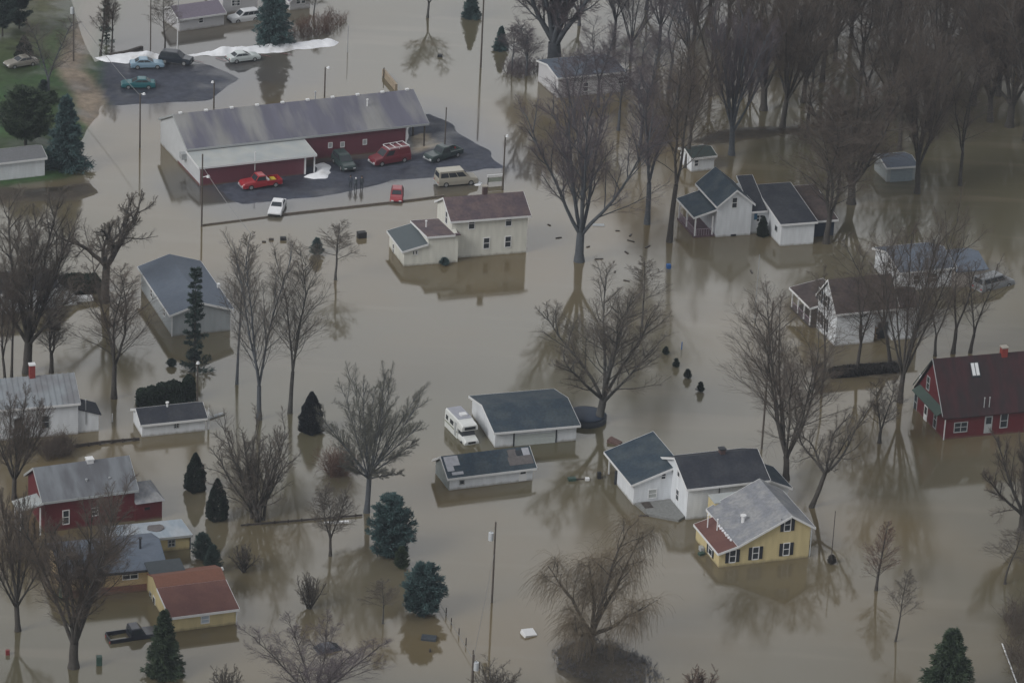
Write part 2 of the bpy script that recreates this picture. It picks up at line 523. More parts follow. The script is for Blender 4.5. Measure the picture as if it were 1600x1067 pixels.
def mound(name, poly, h, m, label, cat, slope=.5, step=.3, seed=3, z0=0., kind=None):
    P = GP(poly)
    lo, hi = P.min(0) - .6, P.max(0) + .6
    gx, gy = np.arange(lo[0], hi[0], step), np.arange(lo[1], hi[1], step)
    XX, YY = np.meshgrid(gx, gy)
    s = sdist(XX, YY, P) + wob(XX, YY, 1.1, seed) * .35
    z = z0 + np.clip(h * (1 - np.exp(-np.maximum(s, -.5) * slope / h)), -.6, h) * (1 + .38 * wob(XX, YY, .8, seed + 1) + .25 * wob(XX, YY, 2.6, seed + 2))
    id_ = np.arange(XX.size).reshape(XX.shape)
    q = np.stack([id_[:-1, :-1], id_[:-1, 1:], id_[1:, 1:], id_[1:, :-1]], -1).reshape(-1, 4)
    ok = (s.ravel()[q] > -.45).all(1)
    q = q[ok]
    used, inv = np.unique(q, return_inverse=True)
    V = np.stack([XX, YY, z], -1).reshape(-1, 3)[used]
    c = np.array([P.mean(0)[0], P.mean(0)[1], 0])
    o = npmesh(name, V - c, inv.reshape(-1, 4), m, smooth=True)
    o.location = c
    return tag(o, label, cat, kind=kind)
mound("snow_bank", [(149, 90), (170, 86), (200, 83), (222, 81), (262, 86), (256, 91), (236, 96), (196, 101), (165, 97)], 1.3, snow,
      "shorter ploughed snow bank tapering beside the light blue car", "snow bank")
mound("snow_bank", [(284, 89), (310, 83), (352, 77), (411, 70), (470, 66), (512, 62), (530, 66), (522, 72), (480, 77), (433, 82), (400, 85), (352, 87)], 1.5, snow,
      "long ploughed snow bank along the far edge of the car park", "snow bank", seed=9)
mound("snow_pile", [(476, 278), (490, 270), (492, 258), (506, 254), (518, 262), (519, 271), (508, 279), (490, 281)], .9, snow,
      "small rounded snow pile at the corner of the red metal building", "snow pile", seed=5)
mound("snow_pile", [(739, 289), (745, 284), (753, 286), (751, 291), (742, 292)], .3, snow, "little snow lump behind the beige van", "snow pile", seed=6)

# ------------------------------------------------------------------ buildings
class Bld:
    """a building whose local x runs along its front wall, y goes back, z = 0 is the flood level"""
    def __init__(s, name, label, A, Bp, cat="house", group=None):
        s.o = G(*A)
        q = G(*Bp)
        u = (q - s.o)[:2]
        s.w = float(np.hypot(*u))
        s.u = np.array([u[0], u[1], 0]) / s.w
        s.v = np.array([-s.u[1], s.u[0], 0])
        s.root = thing(name, label, cat, s.o, math.atan2(u[1], u[0]), group)
    def loc(s, px, py, z=0):
        d = G(px, py, z) - s.o
        return float(d @ s.u), float(d @ s.v)
    def on_y(s, px, py, y0=0.):
        r = ray(px, py)
        p = CAM + r * (((s.o + s.v * y0 - CAM) @ s.v) / (r @ s.v))
        return float((p - s.o) @ s.u), float(p[2])
    def on_x(s, px, py, x0=0.):
        r = ray(px, py)
        p = CAM + r * (((s.o + s.u * x0 - CAM) @ s.u) / (r @ s.u))
        return float((p - s.o) @ s.v), float(p[2])
    def zl(s, x, y, py): return float(zat(s.o + s.u * x + s.v * y, py))
    def wall(s, axis, prof, t0, t1, m, name='wall', label=None):
        o = MB().prism(prof, axis, t0, t1).build(name, m, s.root)
        if label: o['label'] = label
        return o
    def roof(s, axis, line, t0, t1, m, ov=.35, og=.3, th=.14, trim=None, ribs=0, name='roof', label=None, both=True):
        L = [np.array(p, float) for p in line]
        def ext(a, b, d):
            e = (a - b) / np.linalg.norm(a - b)
            return a + e * d
        ovs = ov if isinstance(ov, tuple) else (ov, ov)
        ogs = og if isinstance(og, tuple) else (og, og)
        L[0] = ext(L[0], L[1], ovs[0])
        L[-1] = ext(L[-1], L[-2], ovs[1])
        lo = [(p[0], p[1] + .012) for p in L]
        hi = [(p[0], p[1] + th) for p in L]
        mb = MB().prism(lo + hi[::-1], axis, t0 - ogs[0], t1 + ogs[1])
        if ribs:
            n = int((t1 - t0) / ribs)
            for k in range(n + 1):
                c = t0 - ogs[0] + .05 + k * (t1 - t0 + ogs[0] + ogs[1] - .1) / n
                mb.prism([(p[0], p[1] - .01) for p in hi] + [(p[0], p[1] + .07) for p in hi[::-1]], axis, c - .03, c + .03)
        r = mb.build(name, m, s.root)
        if label: r['label'] = label
        if trim:
            tb = MB()
            for c0, c1 in ((t0 - ogs[0] - .04, t0 - ogs[0] - .003), (t1 + ogs[1] + .003, t1 + ogs[1] + .04)):
                tb.prism([(p[0], p[1] - .13) for p in lo] + [(p[0], p[1] + .01) for p in hi[::-1]], axis, c0, c1)
            for e_, i0, i1 in ((0, 0, 1), (1, -1, -2)):
                d = -1 if L[i0][0] < L[i1][0] else 1
                a = L[i0]
                tb.prism([(a[0] + d * .003, a[1] - .12), (a[0] + d * .04, a[1] - .12), (a[0] + d * .04, a[1] + th), (a[0] + d * .003, a[1] + th)], axis,
                         t0 - ogs[0], t1 + ogs[1])
            tb.build('fascia', trim, r)
        return r
    def _face(s, face, t, z, off):
        """returns a function (a, n, c) -> local coords; a along the wall, n outward, c up"""
        if face == 'f': return lambda a, n, c: (t + a, off - n, z + c)
        return lambda a, n, c: (off - n, t - a, z + c)
    def panel(s, mb, F, a0, a1, n0, n1, c0, c1):
        vs = [F(a, n, c) for c in (c0, c1) for a, n in ((a0, n0), (a1, n0), (a1, n1), (a0, n1))]
        return mb.add(vs, [(3, 2, 1, 0), (4, 5, 6, 7), (0, 1, 5, 4), (1, 2, 6, 5), (2, 3, 7, 6), (3, 0, 4, 7)])
    def win(s, face, px, py, wd, ht, off=0., frame=None, shut=None, mun=1, name='window', pane=None, label=None):
        t, z = (s.on_y if face == 'f' else s.on_x)(px, py, off)
        F = s._face(face, t, z, off)
        h, k = wd / 2, ht / 2
        b = MB()
        fw = .085
        for a0, a1, c0, c1 in ((-h - fw, -h, -k - fw, k + fw), (h, h + fw, -k - fw, k + fw), (-h, h, k, k + fw), (-h - .04, h + .04, -k - fw - .02, -k)):
            s.panel(b, F, a0, a1, -.05, .06, c0, c1)
        if mun:
            s.panel(b, F, -h, h, -.05, .045, -.035, .035)
        if mun > 1:
            s.panel(b, F, -.04, .04, -.05, .047, -k, k)
        o = b.build(name, frame or trim_white, s.root)
        s.panel(MB(), F, -h, h, -.05, .02, -k, k).build('pane', pane or glass, o)
        if label: o['label'] = label
        if shut:
            for sg in (-1, 1):
                a = sg * (h + fw + .04)
                bb = MB()
                s.panel(bb, F, min(a, a + sg * .36), max(a, a + sg * .36), -.05, .07, -k - .05, k + .05)
                bb.build('shutter', shut, s.root)
        return o
    def door(s, face, px, py, wd, ht, off=0., m=None, name='door'):
        t, z = (s.on_y if face == 'f' else s.on_x)(px, py, off)
        F = s._face(face, t, z, off)
        b = MB()
        s.panel(b, F, -wd / 2, wd / 2, -.05, .05, -ht / 2, ht / 2)
        s.panel(b, F, -wd / 2 + .12, wd / 2 - .12, .05, .07, -ht / 2 + .1, -.05)
        o = b.build(name, m or trim_white, s.root)
        g = MB()
        s.panel(g, F, -wd / 2 + .15, wd / 2 - .15, .05, .065, .1, ht / 2 - .15)
        g.build('pane', glass, o)
        return o
    def posts(s, pts, z0, z1, m, r=.07, name='post'):
        for x, y in pts: MB().box(x - r, x + r, y - r, y + r, z0, z1).build(name, m, s.root)
    def chimney(s, x, y, z0, z1, m, wd=.5, cap=None, name='chimney'):
        o = MB().box(x - wd / 2, x + wd / 2, y - wd / 2, y + wd / 2, z0, z1).build(name, m, s.root)
        MB().box(x - wd / 2 - .06, x + wd / 2 + .06, y - wd / 2 - .06, y + wd / 2 + .06, z1, z1 + .14).build('cap', cap or concrete, o)
    def pipe(s, x, y, z0, z1, r=.07, m=None, name='vent_pipe'):
        o = MB().tube((x, y, z0), (x, y, z1), r).tube((x, y, z1), (x, y, z1 + .12), r * 1.7).build(name, m or steel, s.root)
        return o
def gab(y0, y1, ze, zp, yr=None, ze2=None, zb=-1):
    yr = (y0 + y1) / 2 if yr is None else yr
    ze2 = ze if ze2 is None else ze2
    return [(y0, zb), (y1, zb), (y1, ze2), (yr, zp), (y0, ze)], [(y0, ze), (yr, zp), (y1, ze2)]

# --- red metal building with the white lean-to roof
b = Bld('metal_building', "long red metal building with weathered grey roof beside the flooded car park", (312, 291), (478, 272.5), "building")
RB = b
d = b.loc(247, 225)[1]
y1 = b.loc(293, 271)[1]
xr = b.loc(641, 241)[0]
ym = (y1 + d) / 2
ze = b.zl(0, y1, 232)
zp = b.zl(0, ym, 180)
xe = b.on_y(668, 195, y1)[0]
pr, ln = gab(y1, d, ze, zp, ym)
b.wall('x', pr, 0, xr, white_metal, label="white metal gable wall")
b.wall('x', [(y1 - .05, -1), (y1 - .002, -1), (y1 - .002, ze - .02), (y1 - .05, ze - .02)], .06, xr - .03, red_metal, 'front_wall', "red metal front wall")
b.roof('x', ln, 0, xe, roof_red_bldg, ov=.35, og=(.25, .1), th=.16, trim=trim_grey)
za = b.on_y(311, 262)[1]
xa = 14.3
b.wall('x', [(0, -1), (y1 - .06, -1), (y1 - .06, ze - .5), (0, za)], 0, xa, white_metal, 'annex_wall')
b.wall('x', [(-.05, -1), (-.002, -1), (-.002, za - .02), (-.05, za - .02)], .06, xa - .06, red_metal, 'front_wall', "red metal front of the low annex")
xo = b.on_y(494, 243)[0]
b.roof('x', [(0, za), (y1 - .08, ze - .5)], 0, xo, roof_pale, ov=(.3, 0), og=(.25, 0), th=.14, trim=trim_white, name='annex_roof', label="pale flat roof over the low annex")
b.posts([(xo - .15, .2), (xa + .1, -.1)], -.5, za, trim_white, .08)
b.pipe(b.on_y(398, 250)[0], -.12, za - 1.2, za + 1.2, .06, trim_white, 'downspout')
for px, py in ((516, 227), (535, 226), (570, 222)): b.win('f', px, py, .45, .6, y1 - .05, mun=0, pane=trim_grey, name='wall_vent')
n = 10
for k in range(n):
    x = .8 + k * (xe - 1.6) / (n - 1)
    MB().box(x - .22, x + .22, ym - .2, ym + .2, zp + .1, zp + .32).build('ridge_vent', trim_white, b.root)
b.pipe(b.on_y(574, 160, ym - 2)[0], ym - 2, zp - 1, zp + .1, .09, trim_white)
b.pipe(b.on_y(497, 150, ym)[0], ym + 1, zp - .4, zp + .75, .08)
ydn, zdn = b.on_x(290, 243, 0)
MB().box(-.7, -.01, ydn - .5, ydn + .5, zdn - .4, zdn + .4).build('air_conditioner', trim_grey, b.root)
MB().box(-.03, -.003, .05, d * .55, -.3, .3).build('red_skirt', red_metal, b.root)
b.posts([(xr + .06, y1 + .06)], -.5, ze + .1, trim_white, .1)
b.posts([(xe - .3, y1 + .25), (xe - .3, y1 + 4.2), (xe - .3, d - .4)], -.2, ze + .1, wood_pole, .09)
MB().box(xr + .1, xe - .2, y1 + .1, y1 + .3, ze - .3, ze).build('porch_beam', wood_pole, b.root)

# --- cream two-storey house
b = Bld('farmhouse', "cream two-storey house with a purple-brown roof standing in open flood water", (704, 404.3), (822, 394.8))
H1 = b
ze = b.on_y(708, 343.5)[1]
d = 6.2
zp = b.zl(0, d / 2, 310)
pr, ln = gab(0, d, ze, zp)
b.wall('x', pr, 0, b.w, cream_siding)
b.roof('x', ln, 0, b.w, roof_brown, ov=.45, og=.3, trim=trim_white)
for px, py in ((737, 349.5), (794.7, 344.8), (760, 380), (793.6, 377.7)): b.win('f', px, py, .7, 1.35)
b.win('l', 698, 340, .7, 1.5)
b.chimney(b.on_y(758.4, 297, d / 2)[0], d / 2 + .2, zp - .3, zp + 1.1, mat('brick_dark', (.085, .055, .055), .85, .2, 6), .55)
x0, yA = b.loc(668, 413.6)
x1 = b.on_y(714.7, 410.5, yA)[0]
zf = b.on_y(668, 371, yA)[1]
yB = 5.5
zb = b.zl(x0, yB, 347)
b.wall('x', [(yA, -1), (yB, -1), (yB, zb), (yA, zf)], x0, -.01, cream_siding, 'wing_wall')
b.wall('x', [(yA, -1), (-.01, -1), (-.01, zf + .3), (yA, zf)], .0, x1, cream_siding, 'wing_wall')
b.roof('x', [(yA, zf), (yB, zb)], x0, 0, roof_brown, ov=.25, og=(.25, 0), name='wing_roof', trim=trim_white)
b.roof('x', [(yA, zf), (-.05, zf + (zb - zf) * (-yA) / (yB - yA))], .0, x1, roof_brown, ov=(.25, 0), og=(-.01, .2), name='wing_roof')
b.pipe(b.on_y(666, 350, 2)[0], 2, zf, zf + .75, .09, trim_white)
xp = b.loc(631.4, 417.5)[0]
z_hi = b.on_y(664, 382, yA)[1]
z_lo = b.on_y(629, 393, yA)[1]
yP = yB - .3
b.wall('y', [(xp, -1), (x0 - .01, -1), (x0 - .01, z_hi), (xp, z_lo)], yA + .05, yP, cream_siding, 'porch_wall')
b.roof('y', [(xp, z_lo), (x0 - .06, z_hi)], yA + .05, yP, mat("roof_porch_grey", (.085, .105, .115), .8, .1, 4), ov=(.3, 0), og=.25, name='porch_roof', trim=trim_white, label="grey lean-to roof over the side porch")
b.win('f', 647, 395, .3, .45, yA + .05, mun=0, frame=cream_siding)
b.win('f', 650, 394.6, .3, .45, yA + .05, mun=0)
b.win('l', 615, 389, .5, 1.2, xp)

# --- white garage with wide door
b = Bld('garage', "long white garage with dark blue roof and a wide pale door beside the motorhome", (773, 699.4), (899.7, 688), "garage")
ze = b.on_y(771, 673.5)[1]
d = 9.
zp = b.zl(0, d / 2, 634)
pr, ln = gab(0, d, ze, zp)
b.wall('x', pr, 0, b.w, white_siding)
b.roof('x', ln, 0, b.w, roof_navy, ov=.5, og=.3, trim=trim_white)
t0, z0 = b.on_y(804, 684)
t1 = b.on_y(868, 678)[0]
db = MB()
for k in range(5): db.box(t0, t1, -.04 - .012 * (k % 2), -.002, -.6 + k * (ze - .2) / 4.2 - .3, -.6 + (k + 1) * (ze - .2) / 4.2 - .32)
o = db.build('garage_door', mat("garage_door_pale", (.52, .56, .55), .6, .05), b.root)
MB().box(t0 - .16, t0 - .004, -.07, -.002, -1, ze - .1).box(t1 + .004, t1 + .16, -.07, -.002, -1, ze - .1).build('door_frame', dark_panel, o)

# --- small shed with patched roof
b = Bld('shed', "low white shed with a patched dark blue roof and bare boards at one end", (702, 766), (831.6, 750), "shed")
ze = b.on_y(701.5, 745)[1]
d = 4.4
zp = b.zl(0, d / 2, 714)
pr, ln = gab(0, d, ze, zp)
b.wall('x', pr, 0, b.w, white_siding)
b.roof('x', ln, 0, b.w, roof_navy, ov=.35, og=.35, trim=trim_white)
sl = (zp - ze) / (d / 2)
def onroof(b, x0, x1, a0, a1, m, name, lift=.15, ze=ze, sl=sl):
    return b.wall('x', [(a0, ze + a0 * sl + lift), (a1, ze + a1 * sl + lift), (a1, ze + a1 * sl + lift + .03), (a0, ze + a0 * sl + lift + .03)], x0, x1, m, name)
frost = mat("bleached_patch", (.40, .41, .45), .8, .15, 2)
boards = mat("bare_boards", (.135, .125, .125), .9, .2, 3)
onroof(b, -.1, 1.5, 1.0, 2.05, frost, 'bleached_patch')
onroof(b, -.1, .7, .45, .99, frost, 'bleached_patch')
onroof(b, .3, 1.6, .0, .3, frost, 'bleached_patch')
onroof(b, b.w - 2.6, b.w + .2, .25, 1.2, boards, 'bare_boards')
onroof(b, b.w - 2.4, b.w - 1.4, 1.21, 2.0, boards, 'bare_boards')
onroof(b, b.w - .7, b.w + .1, 1.22, 2.0, frost, 'bleached_patch')
onroof(b, b.w - 1.5, b.w - .75, 1.3, 1.8, dark_panel, 'roof_hole', .17)
b.win('f', 721.6, 753, .45, .4, mun=0, frame=trim_grey)
b.door('f', 817, 741, .9, 1.5, m=trim_white)
b.wall('x', [(.0, -1), (d, -1), (d, ze - .1), (d / 2, zp - .15), (.0, ze - .1)], -.04, -.003, mat("shed_end_grey", (.26, .29, .29), .7, .15, 2), 'end_wall')

# --- blue grey house turned end-on
b = Bld('house', "blue-grey ranch house end-on with a slate blue roof behind the thin spruce", (268.5, 525.7), (359.6, 516.8))
ze = b.on_y(268, 491)[1]
zp = b.on_y(316.6, 472.5)[1]
d = b.loc(205, 453.5)[1]
pr, ln = gab(0, b.w, ze, zp)
b.wall('y', pr, 0, d, grey_siding)
b.roof('y', ln, 0, d, roof_slate, ov=.4, og=.35, trim=trim_white)
MB().box(-.06, .06, -.06, -.002, -1, ze - .1).build('corner_board', trim_white, b.root)
b.win('l', 236.8, 457.6, .8, 1.0, mun=1)
b.win('l', 257, 487.7, .7, .9, mun=1)
MB().box(b.w + .1, b.w + .4, 6, 6.4, ze + .1, ze + .6).build('vent', trim_white, b.root)

# --- small white shed left
b = Bld('shed', "small white shed with a black roof in front of the clipped hedge", (222, 683), (320, 672.6), "shed")
ze = b.on_y(221.5, 662.5)[1]
d = 3.9
zp = b.zl(0, d / 2, 640)
pr, ln = gab(0, d, ze, zp)
b.wall('x', pr, 0, b.w, white_siding)
b.roof('x', ln, 0, b.w, roof_black, ov=.3, og=.25, trim=trim_white)
b.win('f', 275.6, 664.5, .45, .5, mun=2, frame=trim_grey)
b.pipe(b.on_y(261, 637, d / 2)[0], d / 2 - .1, zp, zp + .5, .12, trim_white)
b.posts([(b.w + .5, .3)], -1, ze + .9, trim_white, .09)

# --- white house with standing seam roof (cut by the picture's edge)
b = Bld('house', "white house with a pale standing-seam metal roof and red chimney", (0, 688.6), (122, 678))
ze = b.on_y(123, 627)[1]
d = 6.4
zp = b.zl(b.w, d / 2, 584)
xl = -7
pr, ln = gab(0, d, ze, zp)
b.wall('x', pr, xl, b.w, white_siding)
b.roof('x', ln, xl, b.w, roof_seam, ov=.4, og=.2, trim=trim_white, ribs=.62)
b.win('f', 27.6, 663, .75, 1.4, frame=trim_grey)
b.win('f', 71, 659, .75, 1.4, frame=trim_grey)
xc = b.on_y(50, 585, d / 2)[0]
b.chimney(xc, d / 2, zp - .3, b.zl(xc, d / 2, 570), brick_red, .62, trim_white)
xq = b.on_y(154, 672.6, .3)[0]
zt = b.on_y(124, 639, .3)[1]
zu = b.on_y(154, 647, .3)[1]
b.wall('y', [(b.w + .01, -1), (xq, -1), (xq, zu), (b.w + .01, zt)], .3, 3.1, white_siding, 'lean_to_wall')
b.roof('y', [(b.w + .02, zt), (xq, zu)], .3, 3.1, roof_black, ov=(0, .3), og=.2, name='lean_to_roof')
b.pipe(b.w + .9, .25, 1.0, zt + 1.0, .06)

# --- dark red barn-like house
b = Bld('house', "dark red house with a worn grey tin roof among the bare trees", (70, 832), (210, 813))
ze = b.on_y(210, 762.5)[1]
d = 6.4
zp = b.zl(b.w, d / 2, 713.5)
pr, ln = gab(0, d, ze, zp)
b.wall('x', pr, 0, b.w, red_paint)
b.roof('x', ln, 0, b.w, roof_tin, ov=.4, og=.35, trim=trim_grey)
b.win('f', 103, 807.5, .6, 1.5)
b.win('f', 148, 799, .6, .8)
b.chimney(b.on_y(140, 718, d / 2)[0], d / 2, zp - .3, zp + .28, trim_white, .7, trim_white, 'roof_vent')
b.pipe(b.on_y(136, 752, 1)[0], 1.2, ze + .3, ze + 1.1, .08)
b.pipe(b.on_y(172, 752, 1)[0], 1.2, ze + .3, ze + .95, .08)
za = b.on_y(213, 786.5, -.25)[1]
xq = b.on_y(253, 810, -.25)[0]
b.wall('x', [(-.25, -1), (4.4, -1), (4.4, za), (-.25, za)], b.w + .01, xq, red_paint, 'annex_wall')
cx, cy = (b.w + xq) / 2, 2.2
MB().add([(b.w - .02, -.5, za + .01), (xq + .3, -.5, za + .01), (xq + .3, 4.7, za + .01), (b.w - .02, 4.7, za + .01), (b.w - .02, 2.1, za + 1.35), (xq - 1.1, 2.1, za + 1.35)],
         [(0, 1, 5, 4), (1, 2, 5), (2, 3, 4, 5), (3, 0, 4), (3, 2, 1, 0)]).build('annex_roof', roof_grey, b.root)
b.win('f', 230, 794, .6, .35, -.25, mun=0, frame=red_paint)
b.wall('x', [(4.5, -1), (8, -1), (8, 2.6), (6.2, 3.9), (4.5, 2.6)], b.w - 2, b.w + 1.2, red_paint, 'back_wing_wall')
b.roof('x', [(4.5, 2.6), (6.2, 3.9), (8, 2.6)], b.w - 2, b.w + 1.2, roof_pale, ov=.3, og=.2, name='back_wing_roof', trim=trim_white)
zq = b.zl(-1.5, .5, 786)
b.roof('y', [(-2.9, zq - .35), (-.4, zq + .15)], -.6, 1.9, roof_pale, ov=.1, og=.1, name='porch_roof', label="pale porch roof on white posts")
b.posts([(-2.7, -.4), (-.6, -.4), (-2.7, 1.7)], -1, zq - .25, trim_white, .07)

# --- yellow house with pale blue tin roof
b = Bld('house', "yellow cottage with a pale blue tin roof behind the grey-roofed house", (252, 861.5), (296, 857))
ze = b.on_y(297, 836)[1]
xl = b.on_y(178, 838)[0]
d = 4.6
zk = b.zl(b.w, d, 814)
b.wall('x', [(0, -1), (d, -1), (d, zk), (0, ze)], xl, b.w, yellow_siding)
b.roof('x', [(0, ze), (d, zk)], xl, b.w, roof_bluetin, ov=.25, og=.25, trim=trim_grey)
b.win('f', 268, 848, .65, .7, mun=2, frame=trim_grey)
MB().prism([(b.w - 3 + .9 * math.cos(a), 2.6 + .8 * math.sin(a) * (1 + .2 * math.sin(3 * a))) for a in np.linspace(0, 5.9, 14)], 'z', ze + (zk - ze) * .6 + .17, ze + (zk - ze) * .6 + .33).build('leaf_litter', boards, b.root)
MB().box(b.w + .0, b.w + .1, -.1, 0, -1, ze).build('corner_board', dark_panel, b.root)

# --- brick and tan house with grey roof
b = Bld('house', "tan and brick house with grey shingle roof joined to the yellow garage", (136, 932), (220, 923.6))
ze = b.on_y(204, 888.5)[1]
d = 7.0
zp = b.zl(3, d / 2, 851)
pr, ln = gab(0, d, ze, zp)
xq = b.on_y(256, 884, 0)[0]
b.wall('x', pr, -2.5, xq, tan_siding)
b.wall('x', [(-.05, -1), (-.002, -1), (-.002, .85), (-.05, .85)], -2.5, b.w + .6, brick, 'brick_base')
b.roof('x', ln, -2.5, xq, roof_slate, ov=.5, og=.3, trim=dark_panel)
b.win('f', 203.5, 897.5, 1.5, .9, mun=2)
xv = b.on_y(219, 860, d / 2 - 1)[0]
b.pipe(xv, d / 2 - 1, zp - .6, zp + .9, .12, dark_panel, 'flue')
BR = b

# --- yellow garage with red-brown gambrel roof
b = Bld('garage', "yellow garage with a red-brown roof beside the drowned pickup", (267.7, 987.5), (368.5, 974.4), "garage")
ze = b.on_y(267.5, 963)[1]
d = 8.2
ym1 = 4.6
zm = b.zl(0, ym1, 920)
zt = zm + .55
pr = [(0, -1), (d, -1), (d, ze + .6), (ym1 + 1.6, zt), (ym1, zm), (0, ze)]
ln = [(0, ze), (ym1, zm), (ym1 + 1.6, zt), (d, ze + .6)]
b.wall('x', pr, 0, b.w, yellow_siding)
b.roof('x', ln[:2], 0, b.w, roof_redbrown, ov=(.35, 0), og=.25, trim=trim_white)
b.roof('x', ln[1:], 0, b.w, roof_orange, ov=(-.012, .3), og=.25, name='upper_roof', label="orange-red upper slope of the roof")
b.win('f', 320.5, 967, .75, .75, mun=1, pane=mat("curtain_pale", (.45, .52, .60), .4, .1))
MB().box(b.w - .02, b.w + .1, -.1, .02, -1, ze).build('corner_board', trim_white, b.root)
b.win('l', 227.8, 922, .5, 1.0, frame=trim_grey)
b.win('l', 235.5, 931, .5, .8, frame=trim_grey)
b.door('l', 241, 943, .9, 1.7)
yl = b.loc(222, 926)[1]
zc = 2.6
b.wall('x', [(d + .01, -1), (yl + .6, -1), (yl + .6, zc), (d + .01, zc)], .05, 3.3, yellow_siding, 'breezeway_wall')
b.roof('x', [(d - .6, zc + .05), (yl + .6, zc + .35)], .05, 3.3, mat("roof_breezeway_dark", (.05, .06, .068), .8, .15, 3), ov=.1, og=.25, name='breezeway_roof', label="flat dark roof of the link to the brick house")

# --- white farmhouse with navy roofs, wing and deck
b = Bld('farmhouse', "white farmhouse with black and navy roofs behind the yellow house", (1072, 812), (1196, 798))
ze = b.on_y(1073, 761.5)[1]
d = b.loc(1048.7, 783)[1] * 2 - .4
xr = b.on_y(1198, 747)[0]
d = max(5.2, min(d, 7.5))
zp = b.zl(0, d / 2, 716)
pr, ln = gab(0, d, ze, zp)
b.wall('x', pr, 0, xr, white_siding)
b.roof('x', ln, 0, xr, roof_black, ov=.4, og=.3, trim=trim_white)
b.win('l', 1061, 737, .6, 1.1)
b.win('l', 1058.8, 773, .7, 1.2)
b.chimney(b.on_y(1128, 706, d / 2)[0], d / 2, zp - .3, zp + .55, mat('brick_dark', (.085, .055, .055)), .6, dark_panel)
b.pipe(b.on_y(1123, 770, 0)[0], -.12, .3, ze, .05, dark_panel, 'downspout')
yw = b.loc(1048.7, 783)[1] + .1
xw, _ = b.on_y(989, 790.5, yw)
zl_ = b.on_y(982.5, 757, yw)[1]
zr_ = b.on_y(1049, 731.5, yw)[1]
dw = 8.2
b.wall('y', [(xw, -1), (-.01, -1), (-.01, zr_), (xw, zl_)], yw, yw + dw * .62, white_siding, 'wing_wall')
b.roof('y', [(xw, zl_), (.9, zr_ + (zr_ - zl_) / -xw * .9)], yw, yw + dw, roof_navy, ov=(.45, 0), og=(.2, .2), name='wing_roof', trim=trim_white, label="navy shed roof of the side wing")
b.win('f', 1036.6, 743.5, .45, .65, yw)
b.win('f', 1019.5, 771, .85, .95, yw, pane=mat("blind_pale", (.40, .42, .41), .5, .1))
b.posts([(xw + .1, yw + dw - .3)], -1, zl_, trim_white, .08)
MB().box(xw - .2, 1.2, yw + dw * .62 + .05, yw + dw * .62 + .3, -1, 1.6).build('back_wall', dark_panel, b.root)
MB().prism([(xw + .2, yw - .05), (-.05, yw - .05), (-.05, .35), (-1.0, -.3), (xw + .6, yw - 2.9)], 'z', -.9, .28).build('deck', grey_wood, b.root)
MB().box(xw + .8, -2.6, yw - 1.6, yw - .2, .284, .34).build('deck_mat', dark_wood, b.root)
z2 = b.zl(xr + 2.2, 1.2, 762)
b.wall('y', [(xr + .01, -1), (xr + 3.2, -1), (xr + 3.2, z2), (xr + .01, z2 + 1.4)], 1.2, 6, white_siding, 'lean_to_wall')
b.roof('y', [(xr + .02, z2 + 1.4), (xr + 3.2, z2)], 1.2, 6, roof_navy, ov=(0, .4), og=.3, name='lean_to_roof', trim=trim_white)

# --- yellow house with shutters
b = Bld('house', "bright yellow house with black shutters and grey gable roof", (1122.7, 886.7), (1262.7, 870.3))
ze0 = b.on_y(1124, 863)[1]
zer = b.on_y(1264.5, 821)[1]
xpk, zpk = b.on_y(1236, 805)
xk, zk = b.on_y(1151, 853)
d = 8.4
dr = b.loc(1086, 843)[1]
b.wall('y', [(xk, -1), (b.w, -1), (b.w, zer), (xpk, zpk), (xk, zk)], 0, d, yellow_siding)
b.wall('y', [(0, -1), (xk - .003, -1), (xk - .003, zk), (0, ze0)], 0, dr, yellow_siding, 'lean_to_wall')
b.roof('y', [(xk, zk), (xpk, zpk), (b.w, zer)], 0, d, roof_grey, ov=(0, .5), og=.35, trim=trim_white)
b.roof('y', [(0, ze0), (xk, zk + .0)], 0, dr, roof_redbrown, ov=(.3, -.012), og=(.3, .1), name='lower_roof', trim=trim_white, label="dark red lower roof slope")
for px, py in ((1230.6, 819.5), (1228.5, 857.5), (1180.5, 863.7), (1144.5, 868.5)):
    b.win('f', px, py, .62, 1.35, shut=black_shutter)
b.win('l', 1110.5, 857.5, .9, 1.3, shut=black_shutter)
sl = (zpk - zk) / (xpk - xk)
b.pipe(b.on_y(1163, 803, 3)[0], 3.2, zk + 1.0, zk + 1.75, .2, trim_white)
s2 = (zk - ze0) / xk
for px, yy in ((1102.5, 5.2), (1115, 4.0)):
    b.pipe(xk * .4 + (.5 if yy < 5 else -.1), yy, ze0 + .2, ze0 + 1.7, .07, trim_white)
for k in range(7):
    y = 1.2 + k * .55
    MB().prism([(xk - .2 + .16 * math.cos(a) * (.6 + .3 * (k % 3)), y + .18 * math.sin(a)) for a in np.linspace(0, 5.6, 8)], 'z', zk + .1, zk + .24).build('snow_patch', snow, b.root)
b.wall('x', [(d + .02, -1), (d + 1.9, -1), (d + 1.9, 3.2), (d + .02, 3.1)], 2.7, 5.9, yellow_siding, 'back_wing')
b.roof('x', [(d + .05, 3.1), (d + 1.9, 3.2)], 2.7, 5.9, roof_pale, ov=.05, og=.08, th=.08, name='back_wing_roof')
b.pipe(b.w + .12, -.1, .2, zer - .1, .06, trim_grey, 'downspout')
MB().box(-.5, -.1, 3.8, 4.5, -.3, .45).build('meter_box', trim_grey, b.root)

